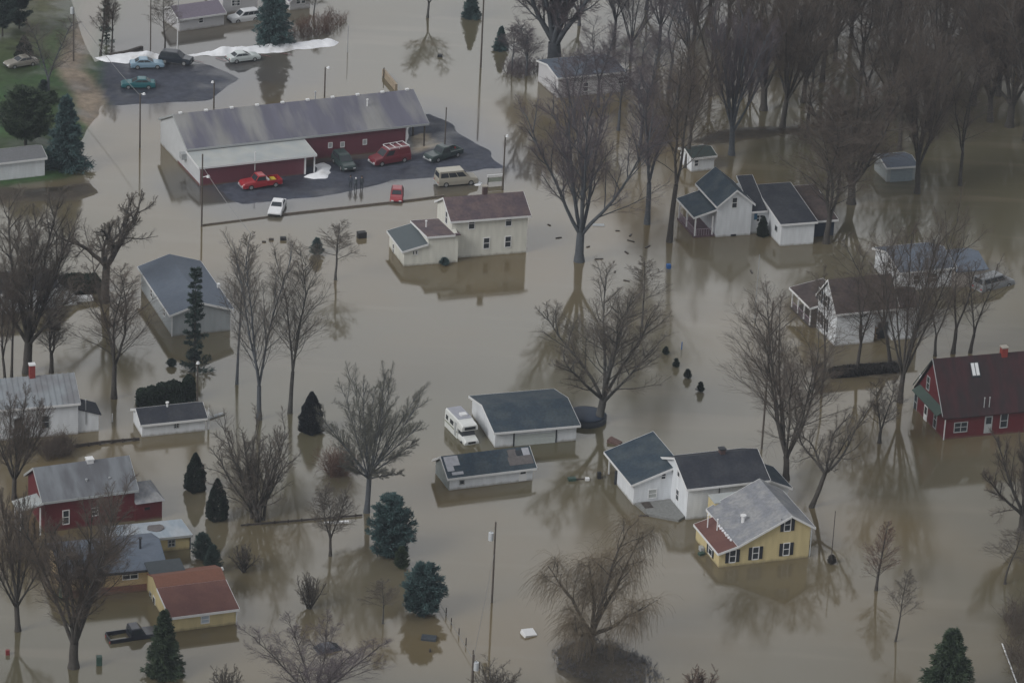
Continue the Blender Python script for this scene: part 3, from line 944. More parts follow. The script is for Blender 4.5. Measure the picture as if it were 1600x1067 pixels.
# --- big dark red house at the right
b = Bld('house', "dark red house with rusty red metal roof and green pent roof on its gable", (1474, 687), (1528, 682))
ze = b.on_y(1474.5, 650)[1]
d = b.loc(1420, 641)[1]
zp = b.zl(0, d / 2, 562)
pr, ln = gab(0, d, ze, zp)
b.wall('x', pr, 0, 17, red_paint)
b.roof('x', ln, 0, 17, roof_barn, ov=.45, og=.35)
b.wall('x', [(-.05, ze - .1), (d / 2, zp + .02), (d / 2, zp + .16), (-.05, ze + .05)], -.43, -.37, trim_grey, 'rake_board')
b.wall('x', [(d + .5, ze - .1), (d / 2, zp + .02), (d / 2, zp + .16), (d + .5, ze + .05)], -.43, -.37, mat("green_trim", (.05, .075, .065), .6, .1), 'rake_board')
zg = b.on_x(1452, 620, 0)[1]
b.wall('y', [(-.95, zg - .25), (-.002, zg + .35), (-.002, zg + .1), (-.95, zg - .35)], .4, d - .6, mat("green_pent", (.055, .085, .072), .7, .1), 'pent_roof', "green pent roof across the gable")
b.win('l', 1431, 628, .75, 2.0, frame=trim_grey)
b.win('l', 1461.5, 655, .75, 2.0, frame=trim_grey)
b.win('l', 1450.6, 598.5, .7, 1.5, frame=trim_grey)
b.win('l', 1438.5, 589, .2, .5, mun=0, pane=trim_white)
b.door('l', 1446.3, 648, .95, 2.3)
MB().box(-.06, .06, -.06, -.002, -1, ze - .1).build('corner_board', trim_white, b.root)
b.win('f', 1501, 667, 1.5, 1.1, mun=2, frame=trim_grey)
b.door('f', 1544, 663, .95, 2.1, m=trim_grey)
b.win('f', 1568.6, 657, .8, 1.6, frame=trim_grey)
b.chimney(b.on_y(1569.5, 540, d / 2)[0], d / 2, zp - .3, zp + .8, brick_red, .7)
xs_, zs_ = b.on_y(1523, 588, d * .36)
sk = (zp - ze) / (d / 2)
o = b.wall('x', [(d * .30, ze + d * .30 * sk + .15), (d * .43, ze + d * .43 * sk + .15), (d * .43, ze + d * .43 * sk + .3), (d * .30, ze + d * .30 * sk + .3)], xs_ - .55, xs_ + .55, dark_panel, 'skylight')
for sg in (-1, 1):
    c = xs_ + sg * .24
    MB().prism([(d * .31, ze + d * .31 * sk + .303), (d * .42, ze + d * .42 * sk + .303), (d * .42, ze + d * .42 * sk + .33), (d * .31, ze + d * .31 * sk + .33)], 'x', c - .19, c + .19).build('pane', lamp_glass, o)
b.pipe(b.on_y(1537, 640, .3)[0], .3, ze - 1, ze + 1.6, .05, trim_grey)
b.pipe(b.on_y(1545, 640, .3)[0], .3, ze - 1, ze + 1.6, .05, trim_grey)

# --- white two-storey house with dark shutters and brown roof
b = Bld('farmhouse', "white two-storey house with dark shutters, brown roof and a railed porch behind", (1304, 541), (1364.5, 535))
ze = b.on_y(1306, 488)[1]
d = 5.6
zp = b.zl(0, d / 2, 438)
xr = b.w + 2.4
pr, ln = gab(0, d, ze, zp)
b.wall('x', pr, 0, b.w, white_siding)
b.wall('x', gab(1.0, d, ze, zp, d / 2, ze)[0], b.w + .01, xr - .01, white_siding, 'recessed_wall')
b.wall('x', [(-.0, -1), (d - .2, -1), (d - .2, ze - .1), (d / 2, ze + .9), (-.0, ze - .1)], xr, xr + 3.4, white_siding, 'wing_wall')
b.roof('x', ln, 0, xr + .2, roof_darkbrown, ov=.4, og=.3, trim=trim_white)
b.roof('x', [(0, ze - .1), (d / 2, ze + .9), (d - .2, ze - .1)], xr + .5, xr + 3.4, roof_darkbrown, ov=.3, og=(0, .3), name='wing_roof')
for px, py in ((1281.5, 461), (1291.5, 471), (1280.5, 494), (1289.5, 506)): b.win('l', px, py, .7, 1.5, shut=black_shutter)
b.door('f', 1372, 523, .95, 2.0, 1.0, mat("door_tan", (.30, .22, .15), .6, .1))
MB().box(b.w + .9, b.w + 2.2, .92, .99, -.5, 2.1).build('dark_window', glass, b.root)
y0_, y1_ = d + .15, d + 6.4
b.roof('y', [(-.85, 2.55), (3.4, 3.3)], y0_, y1_, roof_darkbrown, ov=(.15, 0), og=.1, name='porch_roof', trim=trim_white)
b.posts([(-.7, y0_ + .3 + k * 1.85) for k in range(4)], -1, 2.55, trim_white, .07)
MB().box(-.8, 3.3, y0_, y1_, -.8, .25).build('porch_floor', dark_wood, b.root)
MB().box(3.4, 3.5, y0_, y1_, -.8, 3.3).build('porch_wall', white_siding, b.root)
rb = MB().box(-.76, -.68, y0_ + .3, y1_ - .2, 1.0, 1.07)
for k in range(17): rb.box(-.74, -.70, y0_ + .45 + k * .34, y0_ + .49 + k * .34, .25, 1.0)
rb.build('porch_rail', mat("rail_mauve", (.30, .24, .28), .6, .1), b.root)

# --- pale house behind it
b = Bld('house', "white house with blue-grey roof half hidden by trees near the parked van", (1405, 456), (1486, 448))
ze = 2.7
d = 7.5
zp = b.zl(4, d / 2, 390)
pr, ln = gab(0, d, ze, zp)
b.wall('x', pr, 0, b.w, white_siding)
b.roof('x', ln, 0, b.w, roof_slate, ov=.4, og=.35, trim=trim_white)
b.wall('x', [(-.6, -1), (5, -1), (5, 2.6), (-.6, 2.3)], b.w + .01, b.w + 4.2, mat("tan_pale", (.36, .33, .30), .7, .1, waterline=True), 'garage_wall')
b.roof('x', [(-.6, 2.3), (2.3, 3.3), (5, 2.6)], b.w + .01, b.w + 4.2, roof_slate, ov=.3, og=(0, .3), name='garage_roof')
b.win('f', 1432, 437, .8, 1.1)
b.win('f', 1458, 434, .8, 1.1)
b.win('l', 1390, 412, .7, 1.1)

# --- white cross-gabled house, right centre
b = Bld('farmhouse', "white cross-gabled house with navy roof and a purple porch rail", (1118.5, 371), (1172, 367))
ze = b.on_y(1120, 321)[1]
xpk, zpk = b.on_y(1150.5, 297)
d = 7.5
b.wall('y', [(0, -1), (b.w, -1), (b.w, ze), (b.w / 2, zpk), (0, ze)], 0, d, white_siding)
b.roof('y', [(0, ze), (b.w / 2, zpk), (b.w, ze)], 0, d, roof_navy, ov=.35, og=.35, trim=trim_white)
b.win('f', 1147.8, 317, .6, 1.3)
MB().box(2.0, 2.7, -.06, -.002, -.3, .25).build('cellar_window', dark_panel, b.root)
gx, gy = b.loc(1219, 385)
gr_ = b.on_y(1270.6, 379.7, gy)[0]
zf = b.on_y(1219, 350.5, gy)[1]
bd = gy + 9.5
zbk = b.zl(gx, bd, 292)
b.wall('x', [(gy, -1), (bd, -1), (bd, zbk), (gy, zf)], gx, gr_, white_siding, 'wing_wall')
b.roof('x', [(gy, zf), (bd, zbk)], gx, gr_, roof_black, ov=.3, og=.3, name='wing_roof', trim=trim_white)
b.win('l', 1213, 357, .7, .6, gx, mun=0, frame=trim_grey)
zl2 = 3.1
b.wall('x', [(.35, -1), (6, -1), (6, zl2 + 1.6), (.35, zl2)], b.w + .01, gx - .01, white_siding, 'link_wall')
b.roof('x', [(.35, zl2), (5.9, zl2 + 2.3)], b.w + .02, gx - .3, roof_black, ov=.3, og=0, name='link_roof', trim=trim_white)
b.win('f', 1187, 341, .8, .8, .35, mun=2)
MB().box(*(lambda t: (t - .2, t + .2))(b.on_y(1180.5, 340, .35)[0]), .27, .34, 1.9, 3.0).build('shutter', mat("blue_shutter", (.03, .12, .22), .5, .1), b.root)
zpo = b.zl(-2.6, .6, 339)
b.roof('y', [(-2.9, zpo), (-.03, zpo + .85)], .4, d - .8, roof_navy, ov=(.15, 0), og=.15, name='porch_roof', trim=trim_white)
b.posts([(-2.7, .5), (-2.7, 3.6), (-2.7, d - 1), (-.4, .5)], -.9, zpo, trim_white, .08)
MB().box(-2.85, -.03, .4, d - .8, -.9, .22).build('porch_floor', mat("porch_mauve", (.12, .075, .09), .7, .15), b.root)
rb = MB()
for k in range(18): rb.box(-2.74, -2.68, .6 + k * .33, .66 + k * .33, .22, 1.05)
for k in range(7): rb.box(-2.5 + k * .33, -2.44 + k * .33, .45, .51, .22, 1.05)
rb.box(-2.76, -2.66, .5, d - 1, 1.05, 1.12).box(-2.65, -.4, .44, .52, 1.05, 1.12)
rb.build('porch_rail', mat("rail_mauve", (.30, .24, .28), .6, .1), b.root)
b.wall('x', [(gy + 2.2, -1), (gy + 6.5, -1), (gy + 6.5, 2.2), (gy + 2.2, 2.2)], gr_ + .35, gr_ + 3.6, mat("dark_blue_siding", (.035, .048, .075), .7, .1), 'carport_wall')
b.roof('x', [(gy + 1.7, 2.3), (gy + 10, 3.7)], gr_ + .35, gr_ + 3.6, roof_darkbrown, ov=.15, og=(0, .25), name='carport_roof', trim=trim_white)

# --- little outbuildings and far houses
def hut(name, label, A, Bp, ze_py, zp_py, d, wm_, rm_, cat, axis='x', wins=(), group=None, xl=0., ov=.3, trim=trim_white):
    b = Bld(name, label, A, Bp, cat, group)
    ze = b.on_y(A[0], ze_py)[1]
    if axis == 'x':
        zp = b.zl(0, d / 2, zp_py)
        pr, ln = gab(0, d, ze, zp)
        b.wall('x', pr, xl, b.w, wm_)
        b.roof('x', ln, xl, b.w, rm_, ov=ov, og=.25, trim=trim)
    else:
        zp = b.on_y((A[0] + Bp[0]) / 2, zp_py)[1]
        pr, ln = gab(0, b.w, ze, zp)
        b.wall('y', pr, 0, d, wm_)
        b.roof('y', ln, 0, d, rm_, ov=ov, og=.25, trim=trim)
    for px, py, ww, hh in wins: b.win('f', px, py, ww, hh)
    return b
hut('shed', "little white shed with dark green roof behind the cross-gabled house", (1080, 269), (1115, 265), 247, 234, 3.5, white_siding, mat("roof_dark_green", (.03, .045, .042), .8, .2, 4), "shed", wins=[(1088, 255, .5, .8)])
b = hut('garage', "small pale garage with wide door standing alone in the water at upper right", (1385, 285), (1429, 282), 262, 247, 4.5, mat("pale_grey_siding", (.33, .36, .37), .6, .08, waterline=True), roof_slate, "garage")
MB().box(.5, b.w - .4, -.05, -.003, -.8, 1.75).build('garage_door', mat("door_bluegrey", (.25, .30, .33), .5, .08), b.root)
hut('shed', "white shed with grey roof at the left edge behind the blue spruce", (10, 283), (70, 276), 253, 236, 4.2, white_siding, mat("roof_mid_grey", (.15, .155, .165), .8, .15, 4), "shed", xl=-3.5)
b = hut('house', "white cottage with a mauve roof beyond the snow bank", (280, 50), (350, 40), 30, 11, 5, mat("white_dull", (.55, .55, .57), .6, .06, waterline=True), mat("roof_mauve", (.17, .15, .19), .8, .12, 4), "house", wins=[(314, 32, .6, .7)])
b.pipe(.4, 1.2, 2.5, 5.2, .05)
hut('house', "white house partly cut by the top edge behind a white car", (348, 22), (402, 16), -8, -28, 7, mat("white_dull", (.55, .55, .57)), MATS["roof_mauve"], "house", wins=[(371, 5, .7, .8), (366, 5, .7, .8)])
hut('house', "white house gable beside the tall dark spruce at the top edge", (453, 17), (484, 13), 2, -14, 6, mat("white_dull", (.55, .55, .57)), MATS["roof_mauve"], "house", axis='y', wins=[(466, 2, .6, .8), (474, 1, .6, .8)])
b = hut('house', "pale house with slate roof half hidden behind the mauve trees", (871, 154), (972, 144), 122, 102, 7, mat("white_dull", (.50, .50, .52), .6, .06, waterline=True), roof_slate, "house", wins=[(915, 136, .7, 1.2), (970, 126, .7, .9), (978, 125, .7, .9)])
b = hut('house', "white house with a dark roof behind the thick bare trees at the left edge", (28, 489), (90, 482), 456, 430, 6, white_siding, roof_black, "house", xl=-4, wins=[(44, 470, .8, 1.1), (64, 468, .8, 1.1)])
b.roof('y', [(b.w + .02, 2.5), (b.w + 2.6, .5)], .3, 5.4, roof_pale, ov=(0, .2), og=.1, name='lean_to_roof')
b.wall('y', [(b.w + .02, -1), (b.w + 2.5, -1), (b.w + 2.5, .5), (b.w + .02, 2.4)], .4, 5.3, white_siding, 'lean_to_wall')

# ------------------------------------------------------------------ trees
UPV = np.array([0, 0, 1.])
def nrm(a): return a / np.maximum(np.linalg.norm(a, axis=-1, keepdims=True), 1e-9)
def grow(P, D, L, n, curv, trop, rs):
    pts = [P]
    L = np.broadcast_to(L, (len(P),))
    for k in range(n):
        D = nrm(D + curv * rs.randn(*D.shape) + trop * UPV)
        P = P + D * (L / n)[:, None]
        pts.append(P)
    return np.stack(pts, 1)
def spawn(pts, m, t0, t1, a0, a1, rs):
    """m children on every polyline: positions, directions, parameter, parent length"""
    N, n1, _ = pts.shape
    t = t0 + (t1 - t0) * (np.arange(m)[None] + rs.rand(N, m)) / m
    f = t * (n1 - 1)
    i = np.minimum(f.astype(int), n1 - 2)
    r = (f - i)[..., None]
    ar = np.arange(N)[:, None]
    A, Bq = pts[ar, i], pts[ar, i + 1]
    P = A + (Bq - A) * r
    T = nrm(Bq - A)
    az = (np.arange(m)[None] * 2.4 + rs.rand(N, 1) * 6.28 + rs.randn(N, m) * .4)
    e = nrm(np.cross(T, np.array([.31, .77, .13])))
    g = np.cross(T, e)
    S = e * np.cos(az)[..., None] + g * np.sin(az)[..., None]
    an = np.radians(a0 + (a1 - a0) * rs.rand(N, m))[..., None]
    D = T * np.cos(an) + S * np.sin(an)
    Lp = np.linalg.norm(np.diff(pts, axis=1), axis=2).sum(1)[:, None] * np.ones((1, m))
    return P.reshape(-1, 3), nrm(D).reshape(-1, 3), t.ravel(), Lp.ravel(), az.ravel()
def tubes(pts, rad, k):
    """pts (N,n,3), rad (N,n) -> verts, quads"""
    N, n, _ = pts.shape
    T = np.empty_like(pts)
    T[:, 1:-1] = pts[:, 2:] - pts[:, :-2]
    T[:, 0] = pts[:, 1] - pts[:, 0]
    T[:, -1] = pts[:, -1] - pts[:, -2]
    T = nrm(T)
    ref = np.where(np.abs(T[:, :1, 2:3]) < .8, UPV, np.array([1., 0, 0]))
    e = nrm(np.cross(T, ref))
    g = np.cross(T, e)
    a = np.arange(k) * 2 * math.pi / k
    V = pts[:, :, None] + rad[:, :, None, None] * (e[:, :, None] * np.cos(a)[:, None] + g[:, :, None] * np.sin(a)[:, None])
    base = (np.arange(N)[:, None, None] * n + np.arange(n - 1)[None, :, None]) * k
    j = np.arange(k)
    q = np.stack([base + j, base + (j + 1) % k, base + k + (j + 1) % k, base + k + j], -1)
    return V.reshape(-1, 3), q.reshape(-1, 4)
def lin(r0, r1, n, N): return np.broadcast_to(r0, (N,))[:, None] * (1 - np.linspace(0, 1, n)[None]) + np.broadcast_to(r1, (N,))[:, None] * np.linspace(0, 1, n)[None]
def skeleton(kind, rs, dense=1.):
    """levels of polylines in a unit-high tree; level = (pts, relative radii, sides, is_wood)"""
    O = np.zeros((1, 3))
    U = UPV[None]
    lv = []
    R = lambda a, b: a + (b - a) * rs.rand()
    dn = lambda m: max(2, int(round(m * dense * 1.08)))
    def add(pts, r0, r1, k, wood): lv.append((pts, lin(r0, r1, pts.shape[1], len(pts)), k, wood))
    def child(pts, m, t0, t1, a0, a1, lf, n, curv, trop, taper=.55, jit=.35):
        P, D, t, Lp, az = spawn(pts, m, t0, t1, a0, a1, rs)
        L = lf * Lp * (1 - taper * (t - t0) / (t1 - t0 + 1e-6)) * (1 - jit + 2 * jit * rs.rand(len(t)))
        return grow(P, D, L, n, curv, trop, rs)
    if kind in ('vase', 'wide', 'steep'):
        tf = R(.16, .24) if kind != 'steep' else R(.10, .15)
        tr = grow(O, U, tf, 4, .03, .1, rs)
        add(tr, 1, .82, 10, True)
        m = rs.randint(7, 10)
        az = np.arange(m) * 2.4 + rs.rand() * 6
        lo, hi = {'vase': (6, 30), 'wide': (12, 46), 'steep': (4, 19)}[kind]
        an = np.radians(np.linspace(lo, hi, m) + rs.randn(m) * 3)
        D = np.stack([np.cos(az) * np.sin(an), np.sin(az) * np.sin(an), np.cos(an)], 1)
        P0 = tr[0, -2] + (tr[0, -1] - tr[0, -2]) * rs.rand(m)[:, None]
        l1 = grow(P0, D, (.80 - .12 * np.linspace(0, 1, m)) * (1 + .1 * rs.randn(m)), 8, .045, .03, rs)
        add(l1, .44, .07, 7, True)
        l2 = child(l1, dn(12), .18, .98, 16, 38, .40, 5, .10, .08, .6)
        add(l2, .14, .035, 4, True)
        l3 = child(l2, dn(9), .12, .98, 20, 46, .46, 4, .12, .06)
        add(l3, .045, .02, 3, False)
        l4 = child(l3, dn(11), .1, .98, 22, 52, .58, 2, .14, .04)
        add(l4, .02, .014, 3, False)
    elif kind == 'oval':
        tr = grow(O, U, .24, 4, .02, .1, rs)
        add(tr, 1, .85, 10, True)
        m = 20
        az = np.arange(m) * 2.4 + rs.rand() * 6
        an = np.radians(np.linspace(6, 74, m) + rs.randn(m) * 2)
        D = np.stack([np.cos(az) * np.sin(an), np.sin(az) * np.sin(an), np.cos(an)], 1)
        P0 = tr[0, -2] + (tr[0, -1] - tr[0, -2]) * rs.rand(m)[:, None]
        ax = np.array([.36, .36, .35])          # limb tips end on an ellipsoid
        q, e_ = (P0 - np.array([0, 0, .58])) / ax, D / ax
        aa, bb, cc = (e_ * e_).sum(1), (q * e_).sum(1), (q * q).sum(1) - 1
        Lq = (-bb + np.sqrt(np.maximum(bb * bb - aa * cc, .0004))) / aa
        l1 = grow(P0, D, np.maximum(Lq, .2) * (.86 + .14 * rs.rand(m)) * (.84 + .16 * np.linspace(0, 1, m)), 8, .03, .01, rs)
        add(l1, .32, .05, 6, True)
        l2 = child(l1, dn(11), .2, .98, 14, 36, .30, 5, .08, .03, .5)
        add(l2, .11, .035, 4, True)
        l3 = child(l2, dn(9), .12, .98, 18, 42, .46, 3, .1, .04)
        add(l3, .04, .02, 3, False)
        l4 = child(l3, dn(8), .1, .98, 20, 48, .55, 2, .12, .03)
        add(l4, .022, .014, 3, False)
    elif kind == 'narrow':
        m = rs.randint(2, 4)
        az = np.arange(m) * 6.28 / m + rs.rand() * 6
        tf = R(.18, .28)
        tr = grow(O, U, tf, 3, .03, .1, rs)
        add(tr, 1, .8, 9, True)
        an = np.radians(R(4, 8) + 7 * rs.rand(m))
        D = np.stack([np.cos(az) * np.sin(an), np.sin(az) * np.sin(an), np.cos(an)], 1)
        l1 = grow(np.repeat(tr[:, -1], m, 0), D, .78 * (1 - .2 * rs.rand(m)), 9, .05, .05, rs)
        add(l1, .54, .08, 7, True)
        l2 = child(l1, dn(18), .08, .98, 20, 40, .36, 5, .09, .10, .6)
        add(l2, .17, .05, 5, True)
        l3 = child(l2, dn(10), .12, .98, 20, 46, .46, 4, .12, .06)
        add(l3, .05, .025, 3, False)
        l4 = child(l3, dn(8), .1, .98, 22, 52, .55, 2, .14, .04)
        add(l4, .03, .02, 3, False)
    elif kind == 'pyramid':
        tr = grow(O, U, 1., 10, .012, .05, rs)
        add(tr, 1, .1, 8, True)
        P, D, t, Lp, az = spawn(tr, 56, .18, .97, 32, 48, rs)
        l1 = grow(P, D, (.30 * (1 - t) ** .8 + .03) * (.85 + .3 * rs.rand(len(t))), 5, .05, .08, rs)
        add(l1, .20 * (1.1 - t), .05, 5, True)
        l2 = child(l1, dn(8), .15, .97, 22, 40, .42, 3, .1, .04)
        add(l2, .06, .035, 3, False)
        l3 = child(l2, dn(6), .1, .97, 25, 45, .42, 2, .1, .02)
        add(l3, .035, .025, 3, False)
    elif kind == 'willow':
        tf = .14
        tr = grow(O, U, tf, 3, .06, .1, rs)
        add(tr, 1, .85, 10, True)
        m = 6
        az = np.arange(m) * 2.4 + rs.rand() * 6
        an = np.radians(np.array([4, 16, 34, 44, 54, 62]) + rs.randn(m) * 4)
        D = np.stack([np.cos(az) * np.sin(an), np.sin(az) * np.sin(an), np.cos(an)], 1)
        l1 = grow(np.repeat(tr[:, -1], m, 0), D, np.linspace(.78, .42, m), 8, .09, .03, rs)
        add(l1, .60, .10, 7, True)
        l2 = child(l1, dn(9), .2, .97, 25, 60, .38, 5, .13, .02)
        add(l2, .14, .05, 5, True)
        l3 = child(l2, dn(6), .2, .98, 25, 65, .38, 4, .15, .0)
        add(l3, .05, .03, 3, False)
        P, D, t, Lp, az = spawn(l3, dn(9), .15, .99, 30, 80, rs)
        l4 = grow(P, D, .07 + .16 * rs.rand(len(t)), 5, .09, -.36, rs)
        keep = l4[:, -1, 2] > .06
        l4 = l4[keep]
        add(l4, .026, .015, 3, False)
    elif kind == 'gnarly':
        tr = grow(O, U, .3, 4, .08, .1, rs)
        add(tr, 1, .85, 10, True)
        m = 6
        az = np.array([.1, 3.0, 1.6, 4.4, 5.6, 2.4]) + rs.randn(m) * .15
        an = np.radians(np.array([52, 62, 14, 40, 30, 46]) + rs.randn(m) * 4)
        D = np.stack([np.cos(az) * np.sin(an), np.sin(az) * np.sin(an), np.cos(an)], 1)
        l1 = grow(np.repeat(tr[:, -1], m, 0), D, np.array([.62, .68, .55, .5, .5, .45]), 9, .16, .04, rs)
        add(l1, .55, .14, 7, True)
        l2 = child(l1, dn(9), .25, .98, 30, 75, .40, 6, .17, .14)
        add(l2, .19, .05, 5, True)
        l3 = child(l2, dn(9), .15, .97, 25, 58, .42, 4, .16, .08)
        add(l3, .045, .025, 3, False)
        l4 = child(l3, dn(8), .1, .97, 25, 58, .55, 2, .16, .03)
        add(l4, .03, .02, 3, False)
    elif kind == 'shrub':
        m = 16
        az = np.arange(m) * 2.4
        an = np.radians(np.linspace(3, 48, m) + rs.randn(m) * 4)
        D = np.stack([np.cos(az) * np.sin(an), np.sin(az) * np.sin(an), np.cos(an)], 1)
        l1 = grow(rs.randn(m, 3) * [.03, .03, 0], D, .95 - .3 * rs.rand(m), 7, .06, .05, rs)
        add(l1, 1, .12, 5, True)
        l2 = child(l1, dn(9), .15, .97, 18, 42, .40, 4, .11, .06)
        add(l2, .3, .1, 4, True)
        l3 = child(l2, dn(7), .15, .97, 22, 48, .42, 3, .13, .04)
        add(l3, .12, .06, 3, False)
        l4 = child(l3, dn(7), .1, .97, 25, 50, .55, 2, .13, .02)
        add(l4, .06, .045, 3, False)
    elif kind == 'sapling':
        tr = grow(O, U, 1., 9, .025, .06, rs)
        add(tr, 1, .14, 6, True)
        P, D, t, Lp, az = spawn(tr, 20, .34, .96, 24, 42, rs)
        l1 = grow(P, D, (.34 * (1.15 - t)) * (.8 + .4 * rs.rand(len(t))), 5, .08, .09, rs)
        add(l1, .3 * (1.1 - t), .09, 4, True)
        l2 = child(l1, dn(9), .15, .97, 22, 45, .48, 3, .12, .06)
        add(l2, .11, .06, 3, False)
        l3 = child(l2, dn(8), .1, .97, 25, 48, .55, 2, .12, .03)
        add(l3, .07, .045, 3, False)
    return lv
def tree(label, bx, by, top, width, kind, seed, tpx, lean=0, bm=None, tm=None, name='bare_tree', group=None, dense=1., cat='tree', rmin=.0075, wood_label=None):
    rs = np.random.RandomState(seed)
    g = G(bx, by)
    H = max(float(height(bx, by, top)), .5)
    s = pxm(by)
    Wd = width / s
    R = tpx / s / 2
    lv = skeleton(kind, rs, dense)
    allp = np.concatenate([l[0].reshape(-1, 3) for l in lv])
    zmx = np.percentile(allp[:, 2], 99.8)
    cx = np.percentile(allp[:, 0], [1.5, 98.5])
    cy = np.percentile(allp[:, 1], [1.5, 98.5])
    sxy = Wd / max(cx[1] - cx[0], 1e-3)
    sz = H / zmx
    mid = (cx[0] + cx[1]) / 2
    midy = (cy[0] + cy[1]) / 2
    syy = Wd / max(cy[1] - cy[0], 1e-3)
    root = thing(name, label, cat, g, 0, group)
    wv, wq, cv, cq = [], [], [], []
    wo = co = 0
    for li, (p, r, k, wood) in enumerate(lv):
        p = p.copy()
        h = np.clip(p[..., 2] / zmx, 0, 1.2)
        p[..., 0] = p[..., 0] * sxy - mid * sxy * h ** 1.2 + lean / s * h
        p[..., 1] = p[..., 1] * syy - midy * syy * h ** 1.2
        p[..., 2] *= sz
        r = np.maximum(r * R, rmin * (1.0 if not wood else 1.15))
        if li == 0 and kind != 'shrub':
            r = r.copy()
            r[:, 0] *= 1.25
        if (li == 0):
            sub = p[:, :1] - np.array([0, 0, .9])
            p = np.concatenate([sub, p], 1)
            r = np.concatenate([r[:, :1] * 1.1, r], 1)
        V, Q = tubes(p, r, k)
        if wood:
            wv.append(V)
            wq.append(Q + wo)
            wo += len(V)
        else:
            cv.append(V)
            cq.append(Q + co)
            co += len(V)
    npmesh('trunk', np.concatenate(wv), np.concatenate(wq), bm or bark, root, smooth=True)
    npmesh('crown', np.concatenate(cv), np.concatenate(cq), tm or twig, root)
    return root

def cards(P, D, Ln, Wd, rs):
    """one bent leaf-like quad per point along D"""
    S = nrm(np.cross(D, rs.randn(len(P), 3)))
    a = P - S * Wd[:, None] * .35
    b_ = P + S * Wd[:, None] * .35
    c = P + D * Ln[:, None] * .6 + S * Wd[:, None] * .5
    e = P + D * Ln[:, None] * .6 - S * Wd[:, None] * .5
    f = P + D * Ln[:, None]
    V = np.stack([a, b_, c, f, e], 1).reshape(-1, 3)
    Q = np.arange(len(P) * 5).reshape(-1, 5)
    return V, Q
def conifer(label, bx, by, top, width, kind, seed, m=None, name='spruce_tree', group=None, dens=1., clear=0.):
    rs = np.random.RandomState(seed)
    g = G(bx, by)
    H = float(height(bx, by, top))
    s = pxm(by)
    R = width / s / 2
    root = thing(name, label, 'tree' if H > 2.2 else 'shrub', g, 0, group)
    MB().tube((0, 0, -.9), (0, 0, H * .55), max(.05, R * .07), max(.03, R * .04)).tube((0, 0, H * .55), (0, 0, H * .97), max(.03, R * .04), .015, 6).build('trunk', bark_dark, root)
    cs = min(.16, max(.06, R * .06)) * 1.25
    if kind == 'cone':            # dense arborvitae, upright sprays on a full body
        n = int(14000 * dens)
        h = rs.rand(n) ** 1.25
        prof = np.sin(np.clip((1 - h) * 1.15, 0, 1) * math.pi / 2) ** .8 * np.clip(h * 9 + .72, 0, 1)
        az = rs.rand(n) * 6.283
        lob = 1 + .13 * np.sin(az * 5 + h * 6 + seed) + .09 * np.sin(az * 9 - h * 14 + seed) + .07 * np.sin(h * 31 + az * 3)
        rr = R * prof * lob * (.66 + .38 * rs.rand(n) ** .5)
        P = np.stack([rr * np.cos(az), rr * np.sin(az), h * H * .97], 1)
        D = nrm(np.stack([np.cos(az) * .55, np.sin(az) * .55, np.full(n, .9)], 1) + rs.randn(n, 3) * .25)
        V, Q = cards(P, D, cs * (1.5 + 1.3 * rs.rand(n)) * 1.1, cs * (.5 + .4 * rs.rand(n)), rs)
    elif kind in ('spruce', 'pine', 'spindle', 'mugo'):
        nb = int({'spruce': 190, 'pine': 110, 'spindle': 90, 'mugo': 120}[kind] * dens ** .5)
        h = np.sort(rs.rand(nb) ** {'spruce': 1.15, 'pine': 1.0, 'spindle': 1.0, 'mugo': 1.1}[kind])
        h = clear + (1 - clear) * h
        hh = (h - clear) / (1 - clear)
        if kind == 'spruce': env = (1 - hh) ** .85 * np.clip(.8 + hh * 3, 0, 1)
        elif kind == 'pine': env = np.sqrt(np.clip(1 - (hh * 1.0) ** 2.0, 0, 1)) * np.clip(.68 + hh * 1.6, 0, 1)
        elif kind == 'mugo': env = (1 - hh) ** .55 * np.clip(.85 + hh * 2, 0, 1)
        else:
            env = (.20 + .80 * (1 - hh) ** 1.6) * (.35 + .65 * (np.sin(hh * 25 + seed) > -.2))
            env = np.where(hh > .55, .36 * (1.35 - hh * .9), env)
        az = np.arange(nb) * 2.399 + rs.randn(nb) * .3
        Lb = R * env * (.62 + .55 * rs.rand(nb)) + .08 * R
        dr = {'spruce': -.18, 'pine': .30, 'spindle': -.05, 'mugo': .35}[kind]
        nt_ = int({'spruce': 95, 'pine': 150, 'spindle': 90, 'mugo': 110}[kind] * dens ** .5)
        u = rs.rand(nb, nt_) ** .75
        sp = Lb[:, None] * .30 * (1 - .45 * u)
        ca, sa = np.cos(az)[:, None], np.sin(az)[:, None]
        side = rs.randn(nb, nt_) * sp * .55
        ups = rs.randn(nb, nt_) * sp * .30
        x = ca * u * Lb[:, None] - sa * side
        y = sa * u * Lb[:, None] + ca * side
        z = (h * H)[:, None] + dr * u * Lb[:, None] + .12 * u * u * Lb[:, None] + ups
        z = np.minimum(np.maximum(z, -.12), H * (1.0 - .0 * u))
        P = np.stack([x, y, z], -1).reshape(-1, 3)
        Db = np.stack([ca * np.ones_like(u), sa * np.ones_like(u), np.full_like(u, dr + .25)], -1).reshape(-1, 3)
        D = nrm(Db + rs.randn(*Db.shape) * .55)
        n = len(P)
        tp = int(60 * dens)
        P = np.concatenate([P, np.stack([rs.randn(tp) * R * .05, rs.randn(tp) * R * .05, H * (.86 + .13 * rs.rand(tp))], 1)])
        D = np.concatenate([D, nrm(np.stack([rs.randn(tp) * .5, rs.randn(tp) * .5, np.ones(tp)], 1))])
        V, Q = cards(P, D, cs * (1.3 + rs.rand(n + tp)) * 1.3, cs * (.34 + .3 * rs.rand(n + tp)), rs)
    npmesh('crown', V, Q, m or spruce, root)
    return root
